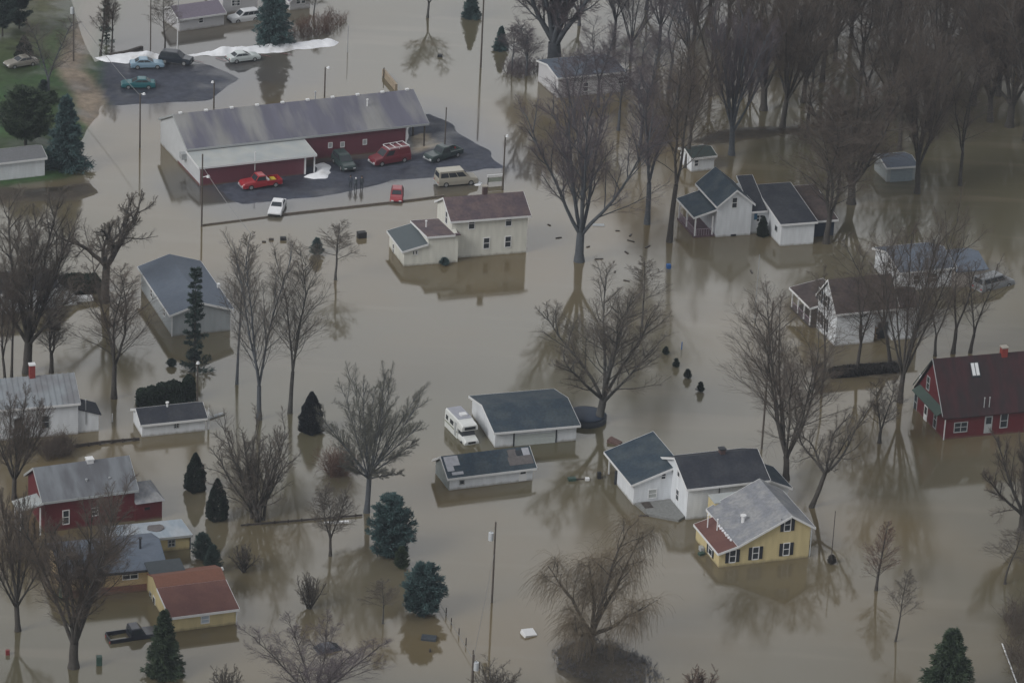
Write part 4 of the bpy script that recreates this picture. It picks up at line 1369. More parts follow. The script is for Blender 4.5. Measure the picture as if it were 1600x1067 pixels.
def hedge(label, poly, h, m, seed, name='clipped_hedge', group=None):
    """box-like clipped hedge over a footprint given in photo pixels"""
    rs = np.random.RandomState(seed)
    P4 = GP(poly)
    c = P4.mean(0)
    n = 5200
    a, b_, k = rs.rand(n), rs.rand(n), rs.rand(n)
    f = rs.randint(0, 3, n)
    a = np.where(f == 1, np.round(a) * .96 + .02, a)
    b_ = np.where(f == 2, np.round(b_) * .96 + .02, b_)
    k = np.where(f == 0, .97, k)
    rnd = 1 - .16 * ((2 * a - 1) ** 6 + (2 * b_ - 1) ** 6)
    Q2 = (P4[0] * ((1 - a) * (1 - b_))[:, None] + P4[1] * (a * (1 - b_))[:, None] + P4[2] * (a * b_)[:, None] + P4[3] * ((1 - a) * b_)[:, None]) - c
    zz = k * h * rnd * (1 + .07 * np.sin(a * 9 + seed) + .05 * np.sin(b_ * 11))
    P = np.concatenate([Q2 * (1 - .1 * k[:, None] ** 6), zz[:, None]], 1) + rs.randn(n, 3) * .05
    D = nrm(rs.randn(n, 3) + UPV * .9 + np.concatenate([Q2, Q2[:, :1] * 0], 1) * .5)
    V, Q = cards(P, D, .16 + .12 * rs.rand(n), .12 + .1 * rs.rand(n), rs)
    root = thing(name, label, 'hedge', (c[0], c[1], 0), 0, group)
    R2 = (P4 - c) * .9
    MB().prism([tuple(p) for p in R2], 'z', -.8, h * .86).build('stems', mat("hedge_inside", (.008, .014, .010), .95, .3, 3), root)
    npmesh('foliage', V, Q, m, root)
    return root

g_c = "big bare trees standing in the flood water"
T = tree
T("huge vase-shaped bare tree right of the cream two-storey house", 905, 408, 105, 215, 'vase', 11, 15, 0, bark_blue, twig_mauve)
T("slimmer blue-grey bare tree just right of the huge vase-shaped one", 1011, 350, 95, 100, 'narrow', 12, 9, 6, bark_blue, twig_mauve)
T("tall dark bare tree left of the purple porch rail", 1046, 378, 40, 120, 'narrow', 13, 9, 0, bark_dark, twig_dark)
T("vase-shaped bare tree right of the round covered pool", 935, 660, 435, 185, 'vase', 14, 14, 10, bark, twig)
T("dense round-crowned bare tree in the middle of the picture's lower half", 573, 800, 580, 150, 'oval', 15, 9, 8, bark_blue, mat("twig_greenish", (.125, .125, .105), .9, .2, 1), dense=1.1)
T("tall upright bare tree with clustered blue-grey stems", 405, 655, 362, 105, 'narrow', 16, 8, -5, bark_blue, twig)
T("tall open bare tree right of the clustered blue-grey stems", 453, 645, 365, 95, 'narrow', 17, 7, 8, bark, twig)
T("pole-thin tall bare tree left of the clustered blue-grey stems", 370, 600, 360, 60, 'sapling', 18, 5, 6, bark_blue, twig)
T("bare tree behind the small black-roofed white shed and its hedge, to its left", 178, 622, 400, 125, 'narrow', 19, 9, 2, bark_dark, twig_dark)
T("thick forked bare tree above the red chimney at the left edge", 43, 582, 290, 190, 'vase', 20, 15, 0, bark_dark, twig, dense=1.1)
T("gnarled old bare tree with heavy sideways limbs left of the slate-roofed house", 163, 472, 305, 160, 'gnarly', 21, 14, -5, bark_dark, twig)
T("small double-stemmed bare tree right of the red chimney", 80, 582, 465, 55, 'narrow', 22, 7, 0, bark_dark, twig)
T("bare tree in front of the standing-seam roof at the left edge", 22, 780, 605, 95, 'wide', 23, 8, 4, bark_dark, twig_dark)
T("big many-limbed bare tree in front of the dark red house", 115, 1042, 745, 175, 'steep', 24, 16, 2, bark_dark, twig_dark, dense=1.1)
T("bare tree in the lower left corner beside the big many-limbed one", 28, 985, 760, 110, 'wide', 25, 9, 0, bark_dark, twig_dark)
T("thin dark bare trees' clump stem at the far left edge above the seam roof", 8, 600, 400, 60, 'narrow', 26, 5, 0, bark_dark, twig_dark)
T("second thin dark stem at the left edge beside the forked tree", 18, 592, 420, 40, 'sapling', 27, 5, 3, bark_dark, twig_dark)
T("broad multi-stemmed bare bush right of the two cone evergreens", 402, 812, 655, 120, 'shrub', 28, 5, -12, bark_dark, twig, name='bare_shrub', cat='shrub')
T("thin forked bare sapling beside the floating white plank", 516, 868, 750, 62, 'narrow', 29, 5, 2, bark_dark, twig)
T("scrubby small bare bush below the forked sapling", 483, 950, 895, 42, 'shrub', 30, 3, 0, bark_dark, twig, name='bare_shrub', cat='shrub', dense=.8)
T("faint little sapling left of the lower blue-green pine", 598, 974, 905, 52, 'sapling', 31, 3, 0, bark, twig)
T("low rounded bare bush right of the two dark green bushy spruces", 381, 893, 850, 44, 'shrub', 32, 3, 0, bark_dark, twig, name='bare_shrub', cat='shrub', dense=.8)
T("wide bare treetop cut off by the bottom edge below the drowned dark car", 492, 1112, 985, 210, 'wide', 33, 9, 0, bark_dark, twig_mauve)
T("low bare bush at the bottom edge left of the wide treetop", 352, 1092, 1040, 46, 'shrub', 34, 3, 0, bark_dark, twig, name='bare_shrub', cat='shrub', dense=.8)
T("bare bush at the bottom edge below the utility pole", 775, 1092, 1038, 70, 'shrub', 35, 3, 0, bark_dark, twig, name='bare_shrub', cat='shrub', dense=.8)
T("bare bush at the bottom edge right of the scrub island", 1092, 1090, 1042, 50, 'shrub', 36, 3, 0, bark_dark, twig_rust, name='bare_shrub', cat='shrub', dense=.8)
T("drooping yellowish willow on the scrub island", 920, 1022, 812, 170, 'willow', 37, 13, 25, bark_dark, twig_willow, name='willow_tree', dense=1.1)
T("spreading bare tree behind the black farmhouse roof's right end", 1228, 748, 470, 160, 'steep', 38, 11, -20, bark_dark, twig_dark)
T("crooked open bare tree with a leaning trunk right of the white farmhouse", 1268, 792, 625, 120, 'gnarly', 39, 8, 32, bark_dark, twig)
T("small neat pyramid-shaped bare tree standing alone at lower right", 1369, 922, 812, 52, 'pyramid', 40, 5, 5, bark_dark, twig_rust)
T("long-stemmed thin sapling with a small crown beside the pyramid-shaped tree", 1399, 1002, 890, 46, 'sapling', 41, 3.5, 14, bark_dark, twig)
T("small bare tree near the right edge left of the trunk cut by it", 1570, 912, 822, 80, 'sapling', 42, 4, 6, bark_dark, twig)
T("heavy bare tree cut by the right edge below the dark red house", 1597, 830, 640, 140, 'wide', 43, 14, 0, bark_dark, twig_dark)
T("narrow bare tree in the water left of the dark red house", 1374, 692, 590, 58, 'narrow', 44, 6, 4, bark_dark, twig_dark)
T("tall dark bare tree rising beside the dark red house's gable peak", 1406, 628, 300, 150, 'steep', 45, 9, 22, bark_dark, twig_dark, dense=.9)
T("forked bare tree in front of the white house with dark shutters", 1338, 582, 395, 84, 'narrow', 46, 6, 10, bark_dark, twig_dark, dense=.8)
T("bare tree leaning left in front of the brown roof with dark shutters below", 1391, 568, 360, 130, 'narrow', 47, 6, -45, bark_dark, twig_dark, dense=.75)
T("single bare tree left of the pair behind the rusty red roof", 1461, 556, 420, 60, 'narrow', 48, 5, -2, bark_dark, twig_dark, dense=.75)
T("close pair of bare stems behind the rusty red roof", 1489, 552, 400, 70, 'narrow', 49, 7, 6, bark_dark, twig_dark, dense=.75)
T("forked bare tree right of the pair behind the rusty red roof", 1516, 551, 405, 80, 'narrow', 50, 6, 12, bark_dark, twig_dark, dense=.75)
T("massive dark bare tree above the lone pale garage's left side", 1330, 318, 95, 185, 'steep', 51, 14, 0, bark_dark, twig_dark, dense=1.1)
T("dark bare tree behind the navy wing of the cross-gabled house", 1291, 380, 170, 120, 'narrow', 52, 10, -14, bark_dark, twig_dark)
T("bare tree right of the lone pale garage", 1433, 302, 50, 110, 'vase', 53, 9, 12, bark_dark, twig_dark)
T("blue-grey bare tree behind the little dark-green-roofed shed", 1143, 242, -10, 105, 'vase', 54, 10, 0, bark_blue, twig_mauve)
T("large dark bare tree right of the blue-grey one, near the bank strip", 1193, 172, -60, 130, 'vase', 55, 12, 4, bark_dark, twig_dark)
T("leaning dark bare tree beside the large one near the bank strip", 1222, 200, -30, 110, 'vase', 56, 9, 14, bark_dark, twig_dark)
T("giant blue-grey bare tree with a split trunk behind the pale slate-roofed house", 866, 98, -110, 130, 'vase', 57, 24, 0, bark_blue, twig_mauve)
T("thin bare tree in front of the pale slate-roofed house", 935, 168, 20, 70, 'narrow', 58, 5, 0, bark_blue, twig_mauve)
T("bare tree right of the pale slate-roofed house", 1000, 232, 50, 90, 'narrow', 59, 6, 4, bark_blue, twig_mauve)
T("bare tree between the pale slate-roofed house and the little dark-green-roofed shed", 1072, 262, 60, 90, 'narrow', 60, 7, 0, bark_dark, twig_dark)
T("small pale bare tree standing in open water left of the cream house", 524, 437, 345, 68, 'sapling', 61, 4.5, 0, bark, twig)
T("thin bare tree behind the vase-shaped tree near the covered pool", 1003, 512, 400, 62, 'sapling', 62, 4, 4, bark, twig)
T("blue-black bare tree beside the dirt road at upper left", 75, 150, 25, 92, 'narrow', 63, 6, -2, bark_blue, twig)
T("thin tall bare tree with ivy left of the snow banks", 157, 86, -10, 30, 'sapling', 64, 4, 4, bark_dark, twig_dark)
T("thin tall bare tree right of the ivy-grown one", 174, 85, -20, 30, 'sapling', 65, 3.5, 2, bark_dark, twig_dark)
T("slender bare tree beside the mauve-roofed cottage", 257, 83, -15, 46, 'sapling', 66, 3.5, 0, bark_dark, twig)
T("bare tree at the top edge right of the tall dark spruce", 668, 28, -60, 70, 'narrow', 67, 4, 0, bark, twig)
T("thin bare tree behind the clipped brush near the far pole", 822, 118, 30, 50, 'narrow', 68, 4, 0, bark_blue, twig_mauve)
T("thin bare tree at the left end of the brushy strip", 800, 112, 40, 46, 'sapling', 69, 3.5, 0, bark_blue, twig_mauve)
T("slim bare tree behind the leaning tree right of the white farmhouse", 1283, 616, 420, 70, 'sapling', 70, 4, 4, bark_dark, twig_dark)
T("bare tree behind the mauve-roofed cottage's left gable", 490, 28, -25, 40, 'sapling', 71, 3, 0, bark, twig)
T("thin mauve bare tree in front of the pale slate-roofed house's white gable", 897, 196, 70, 84, 'narrow', 72, 5, 0, bark_blue, twig_mauve)
T("thin mauve bare tree in front of the pale slate-roofed house's far windows", 966, 204, 66, 92, 'narrow', 73, 5, 4, bark_blue, twig_mauve)
g_w = "bare trees of the far flooded woods"
lw = "dark bare tree of the dense flooded woods at upper right"
rs_ = random.Random(4)
for i, (bx, by, hh, ww, tw) in enumerate([(960, 62, 150, 80, 5), (1030, 70, 180, 90, 6), (1075, 110, 190, 100, 7), (1110, 150, 200, 90, 6), (1160, 75, 190, 110, 8), (1240, 90, 190, 110, 8),
        (1285, 128, 200, 110, 8), (1330, 60, 170, 110, 7), (1352, 175, 190, 90, 7), (1395, 130, 180, 110, 8), (1405, 235, 190, 90, 7), (1450, 205, 200, 110, 9), (1480, 95, 170, 110, 8), (1500, 290, 210, 90, 6),
        (1520, 165, 200, 110, 9), (1547, 190, 220, 110, 10), (1577, 198, 230, 120, 13), (1604, 220, 220, 120, 12), (1560, 80, 160, 110, 8), (1622, 120, 170, 120, 10), (1440, 30, 130, 110, 7),
        (1270, 30, 120, 110, 7), (1190, 20, 110, 110, 7), (1370, 10, 110, 110, 7), (1520, 20, 110, 120, 8), (1110, 10, 100, 90, 6), (1260, 215, 190, 90, 7), (1010, 15, 110, 90, 6), (1600, 20, 110, 120, 8)] +
        [(1175, 128, 190, 120, 7), (1255, 160, 200, 120, 8), (1305, 95, 190, 120, 7), (1378, 75, 180, 120, 7), (1418, 90, 190, 120, 8), (1462, 150, 200, 120, 8), (1508, 70, 170, 120, 8), (1535, 115, 190, 120, 8),
         (1590, 105, 190, 120, 9), (1222, 45, 150, 110, 7), (1298, 20, 130, 120, 7), (1405, 30, 140, 120, 7), (1475, 50, 150, 120, 8), (1545, 40, 150, 120, 8), (1345, 120, 190, 120, 7), (1085, 55, 160, 100, 6), (1140, 35, 140, 110, 7),
         (905, 40, 130, 90, 5), (985, 95, 170, 90, 5), (1045, 140, 190, 90, 6), (1620, 180, 220, 120, 10), (1560, 150, 210, 120, 9), (1390, 180, 190, 110, 7)]):
    T(lw, bx, by, by - hh * 1.05, ww * 1.15, rs_.choice(['vase', 'vase', 'narrow', 'wide']), 200 + i, tw, rs_.uniform(-8, 8), bark_dark if bx > 1100 else bark_blue, twig_dark if bx > 1100 else twig_mauve,
      group=g_w, dense=.88)
# evergreens
Cn = conifer
Cn("full blue spruce at the water's edge beside the grey-roofed white shed", 104, 262, 152, 72, 'spruce', 1, blue_spruce)
Cn("broad dark pine on the grass left of the blue spruce", 40, 240, 142, 84, 'pine', 2, pine, name='pine_tree', clear=.22)
Cn("dark pine in the top left corner", 4, 62, -50, 44, 'pine', 3, spruce, name='pine_tree', clear=.15)
Cn("second dark pine beside the one in the top left corner", 30, 50, -40, 36, 'pine', 4, spruce, name='pine_tree', clear=.1)
Cn("tall dark spruce behind the long snow bank", 427, 70, -45, 66, 'spruce', 5, blue_spruce)
Cn("dark spruce at the top edge standing in open water", 736, 28, -22, 30, 'spruce', 6, blue_spruce)
Cn("small dark spruce right of the far thin pole", 782, 78, 42, 25, 'spruce', 7, blue_spruce)
Cn("tiny dark spruce beside the small pale bare tree", 495, 398, 373, 22, 'mugo', 8, blue_spruce, dens=.6)
Cn("lone blue-black cone evergreen in open water at centre left", 486, 674, 612, 33, 'cone', 9, mat("arborvitae_blue", (.014, .020, .026), .85, .4, 2), name='arborvitae')
Cn("dark green cone evergreen, upper of the two near the red house", 305, 765, 707, 29, 'cone', 10, arborvitae, name='arborvitae')
Cn("dark green cone evergreen, lower of the two near the multi-stemmed bush", 339, 810, 747, 30, 'cone', 11, arborvitae, name='arborvitae')
Cn("full blue-green pine right of the round-crowned bare tree", 610, 868, 778, 66, 'pine', 12, blue_spruce, name='pine_tree', dens=1.2)
Cn("small bushy pine at the foot of the full blue-green pine", 627, 887, 855, 24, 'mugo', 13, pine, name='pine_tree', dens=.6)
Cn("lower blue-green pine beside the line of fence posts", 660, 958, 885, 62, 'pine', 14, blue_spruce, name='pine_tree', dens=1.2)
Cn("dark green spruce in front of the yellow garage", 256, 1053, 955, 62, 'spruce', 15, pine, dens=1.1)
Cn("large dark pine cut by the bottom edge at lower right", 1478, 1100, 985, 100, 'spruce', 16, pine, name='pine_tree', dens=1.3)
Cn("bushy green spruce, upper of two behind the yellow garage", 316, 873, 834, 34, 'mugo', 17, spruce, dens=.8)
Cn("bushy green spruce, lower of two behind the yellow garage", 332, 892, 853, 30, 'mugo', 18, spruce, dens=.8)
Cn("thin ragged spruce in front of the slate-roofed house", 304, 580, 420, 56, 'spindle', 19, spruce)
Cn("ragged ivy-dark spruce left of the first snow bank", 166, 70, -15, 26, 'spindle', 20, spruce)
Cn("dark pointed shrub against the cross-gabled house's link", 1191, 369, 338, 15, 'cone', 21, yew, name='shrub', dens=.5)
Cn("dark conifer on the lawn beside the gold car", 38, 102, 56, 26, 'cone', 22, mat("dark_conifer", (.014, .022, .018), .85, .4, 2), name='arborvitae', dens=.8)
Cn("dark rounded shrub on the lawn by the blue-black bare tree", 68, 150, 126, 20, 'mugo', 23, spruce, name='shrub', dens=.5)
Cn("second dark rounded shrub on the lawn by the blue-black bare tree, nearer the spruce", 82, 165, 143, 22, 'mugo', 24, pine, name='shrub', dens=.5)
for i, (x, y) in enumerate(((1040, 554), (1056, 573), (1074, 591), (1094, 612))):
    Cn("tip of a drowned dark little spruce, " + ("farthest", "second farthest", "second nearest", "nearest")[i] + " in a row of four", x, y, y - 11 - i, 9 + i, 'mugo', 30 + i, yew, name='drowned_spruce',
       group="row of four drowned little spruces", dens=.2)
Cn("low dark bush against the wall of the cream house's wing", 694, 414, 404, 14, 'mugo', 40, blue_spruce, name='shrub', dens=.4)
Cn("small dark bush at the lean spruce's foot left of it", 268, 572, 562, 14, 'mugo', 41, spruce, name='shrub', dens=.4)
Cn("little round bush drowned beside the yellow house's right corner pole", 1299, 880, 868, 12, 'mugo', 42, bark_dark, name='shrub', dens=.3)
hedge("clipped dark hedge block, left of three behind the small white shed", [(216, 640), (247, 634), (244, 623), (214, 628)], 1.7, yew, 1, group="clipped hedges behind the shed")
hedge("clipped dark hedge block, long middle one of three behind the small white shed", [(247, 634), (287, 630), (284, 620), (244, 623)], 2.1, yew, 2, group="clipped hedges behind the shed")
hedge("clipped dark hedge block, tallest right one of three behind the small white shed", [(288, 629), (304, 627), (301, 616), (286, 619)], 2.5, yew, 3, group="clipped hedges behind the shed")
hedge("long dark evergreen hedge behind the gnarled bare tree", [(84, 466), (160, 458), (150, 446), (78, 452)], 1.9, mat("hedge_bottle_green", (.012, .032, .020), .9, .35, 2), 4, name='evergreen_hedge')
hedge("narrow dark hedge bank left of the white house with dark shutters' foot", [(1300, 592), (1405, 583), (1400, 574), (1296, 582)], .8, mat("hedge_brown", (.030, .027, .024), .9, .35, 2), 5, name='brown_hedge')
# scrub (nobody could count its stems)
def scrub(name, label, poly, n, h, m, seed):
    rs = np.random.RandomState(seed)
    P4 = GP(poly)
    lo, hi = P4.min(0), P4.max(0)
    P = lo + (hi - lo) * rs.rand(n * 3, 2)
    P = P[sdist(P[:, 0], P[:, 1], P4) > 0][:n]
    c = np.array([*P.mean(0), 0])
    P3 = np.concatenate([P, np.full((len(P), 1), -.1)], 1) - c
    D = nrm(np.concatenate([rs.randn(len(P), 2) * .55, np.ones((len(P), 1))], 1))
    l1 = grow(P3, D, h * (.5 + .8 * rs.rand(len(P))), 4, .14, .02, rs)
    V1, Q1 = tubes(l1, lin(.022, .012, 5, len(P)), 3)
    P_, D_, t_, Lp, az = spawn(l1, 6, .2, 1, 25, 60, rs)
    l2 = grow(P_, D_, Lp * .4, 3, .15, 0, rs)
    V2, Q2 = tubes(l2, lin(.013, .009, 4, len(P_)), 3)
    o = npmesh(name, np.concatenate([V1, V2]), np.concatenate([Q1, Q2 + len(V1)]), m)
    o.location = c
    return tag(o, label, 'brush', kind='stuff')
scrub('brush', "dark tangled brush covering the willow's island", [(862, 1020), (885, 1000), (930, 996), (970, 1008), (1015, 1032), (1040, 1062), (1010, 1090), (930, 1070), (872, 1045)], 1200, .55, mat("brush_dark", (.115, .115, .125), .9, .3, 1), 1)
scrub('brush', "low bare brush along the strip behind the lone thin trees", [(786, 112), (800, 96), (850, 98), (846, 112), (820, 124), (792, 122)], 260, 1.6, twig_mauve, 2)
scrub('brush', "brown brush on the bank below the white house gable at the top edge", [(440, 56), (470, 34), (520, 20), (545, 32), (520, 54), (470, 64)], 420, 1.2, twig_rust, 3)
scrub('brush', "dark brush at the foot of the seam-roofed white house", [(62, 700), (110, 692), (112, 712), (70, 722)], 300, 1.7, twig_dark, 4)
scrub('brush', "reddish tangled brush left of the round-crowned bare tree", [(508, 734), (540, 730), (545, 744), (515, 748)], 200, 2.6, twig_rust, 5)
scrub('brush', "dark brush in the lower right corner", [(1566, 960), (1620, 930), (1640, 1080), (1590, 1090)], 500, 1.8, twig_dark, 6)

# ------------------------------------------------------------------ vehicles (x forward, origin at the centre of the footprint)
def ring(x, zb, zt, wb, wt, cr=.07):
    zm = zb + (zt - zb) * .55
    return [(x, -wb, zb), (x, -max(wb, wt) - .015, zm), (x, -wt, zt - cr), (x, -wt + cr, zt), (x, wt - cr, zt), (x, wt, zt - cr), (x, max(wb, wt) + .015, zm), (x, wb, zb)]
SPEC = {  # body stations (x, z top), length, half width, greenhouse (base rear, base front, roof rear, roof front, roof z), wheel base/radius
    'sedan': dict(L=4.7, w=.88, st=[(-2.35, .80), (-2.2, .93), (-1.5, .98), (.75, .96), (1.4, .92), (2.15, .80), (2.35, .66)], gh=[(-1.75, .95, -1.05, .05, 1.43)], wb=1.38, r=.32),
    'compact': dict(L=4.1, w=.82, st=[(-2.05, .85), (-1.95, .95), (.7, .95), (1.3, .90), (1.9, .78), (2.05, .65)], gh=[(-1.98, .95, -1.45, .05, 1.42)], wb=1.22, r=.30),
    'suv': dict(L=4.7, w=.92, st=[(-2.35, .95), (-2.28, 1.08), (.95, 1.06), (1.6, 1.02), (2.2, .95), (2.35, .75)], gh=[(-2.27, 1.15, -1.95, .30, 1.78)], wb=1.38, r=.37),
    'van': dict(L=5.5, w=1.0, st=[(-2.75, 1.1), (-2.7, 1.22), (1.45, 1.22), (1.95, 1.12), (2.6, 1.0), (2.75, .8)], gh=[(-2.68, 1.6, -2.55, .75, 2.08)], wb=1.70, r=.37),
    'pickup': dict(L=5.4, w=.95, st=[(-.55, 1.08), (.9, 1.08), (1.5, 1.05), (2.45, .98), (2.7, .78)], gh=[(-.55, 1.05, -.44, .50, 1.80)], wb=1.68, r=.37),
}
def vehicle(name, label, kind, rear, front, col, z=.06, glass_col=None, cat=None, group=None, extras=None, panel=False):
    """rear / front: photo pixels of the ground under the tail and the nose, used for place and heading"""
    a, f = G(*rear), G(*front)
    c = (a + f) / 2
    root = thing(name, label, cat or {'pickup': 'pickup truck', 'van': 'van', 'suv': 'car'}.get(kind, 'car'), (c[0], c[1], z), math.atan2(f[1] - a[1], f[0] - a[0]), group)
    S = SPEC[kind]
    w = S['w']
    st = S['st']
    n = len(st)
    pm = col if not isinstance(col, tuple) else paint("paint_%d_%d_%d" % tuple(int(v * 1000) for v in col), col)
    MB().loft([ring(x, .30 if 0 < i < n - 1 else .36, zt, w - (.0 if 0 < i < n - 1 else .07), w - (.03 if 0 < i < n - 1 else .12)) for i, (x, zt) in enumerate(st)]).build('body', pm, root)
    if kind == 'pickup':
        bm_ = MB()
        bm_.box(-2.65, -.553, -w, -w + .09, .42, 1.05).box(-2.65, -.553, w - .09, w, .42, 1.05).box(-2.70, -2.653, -w, w, .42, 1.05).box(-2.65, -.553, -w + .092, w - .092, .45, .58)
        bm_.build('cargo_bed', pm, root)
    for br, bf, rr, rf, zr in S['gh']:
        zb = max(zt for x, zt in st if br - .6 <= x <= bf) - .03
        zb0 = np.interp(br, [s[0] for s in st], [s[1] for s in st]) - .02
        wi, wo = w - .06, w - .19
        cb = MB()
        def rg(x0, x1, zz, hw): return [(x0, -hw, zz), (x1, -hw, zz), (x1, hw, zz), (x0, hw, zz)]
        cb.loft([rg(br, bf, zb, wi), rg(rr - .03, rf + .05, zr - .09, wo + .015), rg(rr + .05, rf - .05, zr, wo - .06)])
        cb.build('cabin', pm, root)
        def lerp(p, q, t): return tuple(p[i] + (q[i] - p[i]) * t for i in range(3))
        lo = rg(br, bf, zb, wi)
        hi = rg(rr - .03, rf + .05, zr - .09, wo + .015)
        def pane(i, j, s0, s1, t0, t1, nm):
            nonlocal_pts = []
            for s, t in ((s0, t0), (s1, t0), (s1, t1), (s0, t1)): nonlocal_pts.append(lerp(lerp(lo[i], lo[j], s), lerp(hi[i], hi[j], s), t))
            p = np.array(nonlocal_pts)
            nn = np.cross(p[1] - p[0], p[3] - p[0])
            nn = nn / np.linalg.norm(nn)
            MB().add(np.concatenate([p - nn * .03, p + nn * .015]), [(0, 1, 2, 3)[::-1], (4, 5, 6, 7), (0, 1, 5, 4), (1, 2, 6, 5), (2, 3, 7, 6), (3, 0, 4, 7)]).build(nm, glass_col or glass, root)
        pane(1, 2, .07, .93, .14, .95, 'windshield')
        pane(3, 0, .08, .92, .16, .92, 'rear_window')
        ns = {'pickup': 1, 'van': 3, 'suv': 3}.get(kind, 2)
        for k in range(ns - 1 if panel else 0, ns):
            g0 = .06 + .88 * k / ns
            g1 = .06 + .88 * (k + 1) / ns - .025
            pane(0, 1, g0, g1, .18, .92, 'side_window')
            pane(2, 3, 1 - g1, 1 - g0, .18, .92, 'side_window')
    xf, xb = st[-1][0], (-2.70 if kind == 'pickup' else st[0][0])
    for sg in (-1, 1):
        MB().box(xf - .10, xf + .012, sg * (w - .32) - .17, sg * (w - .32) + .17, .52, .66).build('headlight', lamp_glass, root)
        MB().box(xb - .012, xb + .06, sg * (w - .24) - .13, sg * (w - .24) + .13, .62, .80).build('taillight', red_lens, root)
        for sx in (-1, 1):
            x = sx * S['wb'] - (.1 if kind == 'pickup' else 0)
            o = MB().tube((x, sg * (w - .2), S['r']), (x, sg * (w + .02), S['r']), S['r'], n=14).build('wheel', rubber, root)
            MB().tube((x, sg * (w - .02), S['r']), (x, sg * (w + .028), S['r']), S['r'] * .6, n=12).build('rim', rimm, o)
    MB().box(xf - .06, xf + .06, -w + .1, w - .1, .36, .50).build('front_bumper', steel if kind in ('pickup', 'van') else black_pl, root)
    MB().box(xb - .07, xb + .05, -w + .1, w - .1, .36, .50).build('rear_bumper', steel if kind in ('pickup', 'van') else black_pl, root)
    if extras: extras(root, pm)
    return root
def toolbox(root, pm):
    MB().box(-.95, -.6, -.8, .8, .72, 1.22).build('tool_box', trim_white, root)
    MB().box(-2.0, -1.4, -.5, .5, .585, 1.0).build('yellow_load', mat("load_yellow", (.55, .40, .03), .6, .1), root)
def rack(root, pm):
    r = MB()
    for x in (-2.45, -1.45, -.45, .55): r.box(x - .04, x + .04, -.86, .86, 2.22, 2.28)
    for y in (-.86, .86): r.box(-2.5, .6, y - .04, y + .04, 2.285, 2.34)
    for x in (-2.45, -.95, .5):
        for y in (-.84, .84): r.box(x - .03, x + .03, y - .03, y + .03, 2.05, 2.22)
    r.build('roof_rack', trim_white, root)
def twotone(root, pm):
    MB().box(-2.5, .72, -.84, .84, 2.085, 2.16).build('raised_roof', mat("van_roof_cream", (.48, .46, .40), .5, .06), root)
vehicle('pickup_truck', "bright red pickup with a white tool box parked at the red metal building", 'pickup', (436, 289), (377, 296), (.33, .022, .03), extras=toolbox)
vehicle('delivery_van', "dark red van with a white roof rack beside the red metal wall", 'van', (634, 250), (583, 259), (.165, .025, .035), cat='van', extras=rack, panel=True)
vehicle('parked_car', "dark green-black minivan with its nose towards the three people", 'suv', (528, 252), (546, 270), (.03, .05, .05))
vehicle('pickup_truck', "dark green pickup with a pale grey hood at the building's porch end", 'pickup', (711, 243), (673, 253), (.035, .055, .055))
vehicle('passenger_van', "beige van with dark side windows at the lot's wet edge", 'van', (690, 289), (735, 285), (.36, .34, .29), z=-.05, cat='van', extras=twotone)
vehicle('parked_car', "white sedan facing the water at the front edge of the lot", 'sedan', (437, 320), (429, 338), (.75, .76, .78), z=-.12)
vehicle('parked_car', "small red car with its nose in the water by the low guard rail", 'compact', (621, 300), (619, 316), (.30, .035, .045), z=-.32)
vehicle('parked_car', "gold-grey sedan parked on the lawn at upper left", 'sedan', (52, 108), (14, 114), (.27, .255, .225), z=.72)
vehicle('parked_car', "light blue sedan in front of the shorter snow bank", 'sedan', (203, 107), (256, 106), (.24, .36, .46), z=.07)
vehicle('parked_car', "very dark sedan between the light blue sedan and the pale one", 'suv', (253, 97), (297, 102), (.018, .024, .034), z=.07)
vehicle('parked_car', "teal sedan at the drowned edge of the upper car park", 'sedan', (238, 137), (194, 137), (.022, .13, .15), z=.0)
vehicle('parked_car', "pale grey sedan in front of the long snow bank", 'sedan', (360, 98), (400, 93), (.50, .55, .55), z=.02)
vehicle('parked_car', "white car beside the mauve-roofed cottage at the top", 'suv', (393, 29), (370, 32), (.66, .68, .70), z=-.3)
vehicle('pickup_truck', "dark drowned pickup with its bed under water left of the yellow garage", 'pickup', (172, 999), (246, 988), (.018, .021, .032), z=-.62)
vehicle('passenger_van', "pale van half sunk beside the tan garage end behind the trees", 'van', (1531, 452), (1573, 441), (.22, .235, .25), z=-.4, cat='van')
vehicle('sunken_car', "dark car roof just breaking the water above the wide bare treetop", 'sedan', (498, 1016), (538, 1008), (.035, .045, .062), z=-.98)
# motorhome
a, f = G(707, 663), G(736, 693)
c = (a + f) / 2
RV = thing('motorhome', "white motorhome with cab-over bunk parked beside the long white garage", 'motorhome', (c[0], c[1], -.55), math.atan2(f[1] - a[1], f[0] - a[0]))
rvw = mat("motorhome_white", (.68, .70, .69), .45, .05, 1.5)
MB().loft([ring(x, .55, zt, 1.12, 1.08, .12) for x, zt in ((-3.1, 2.85), (-3.02, 2.98), (1.0, 2.98), (1.15, 2.9))]).build('body', rvw, RV)
RV.scale = (.84, .88, .93)
MB().box(-2.95, .9, -.95, .95, 2.985, 3.03).build('roof', mat("motorhome_roof_grey", (.34, .35, .40), .7, .08, 2), RV)
MB().box(-.5, .35, -.3, .55, 3.04, 3.28).build('roof_vent', trim_white, RV)
o = MB().loft([ring(x, zb, zt, 1.08, 1.04, .12) for x, zb, zt in ((1.16, 1.95, 2.9), (2.3, 1.98, 2.86), (2.62, 2.1, 2.72))]).build('overcab', rvw, RV)
MB().box(2.6, 2.66, -.75, .75, 2.22, 2.58).build('front_window', glass, o)
MB().loft([ring(x, .5, zt, .98, .9, .1) for x, zt in ((1.16, 1.35), (2.35, 1.33), (3.2, 1.18), (3.42, 1.0))]).build('hood', rvw, RV)
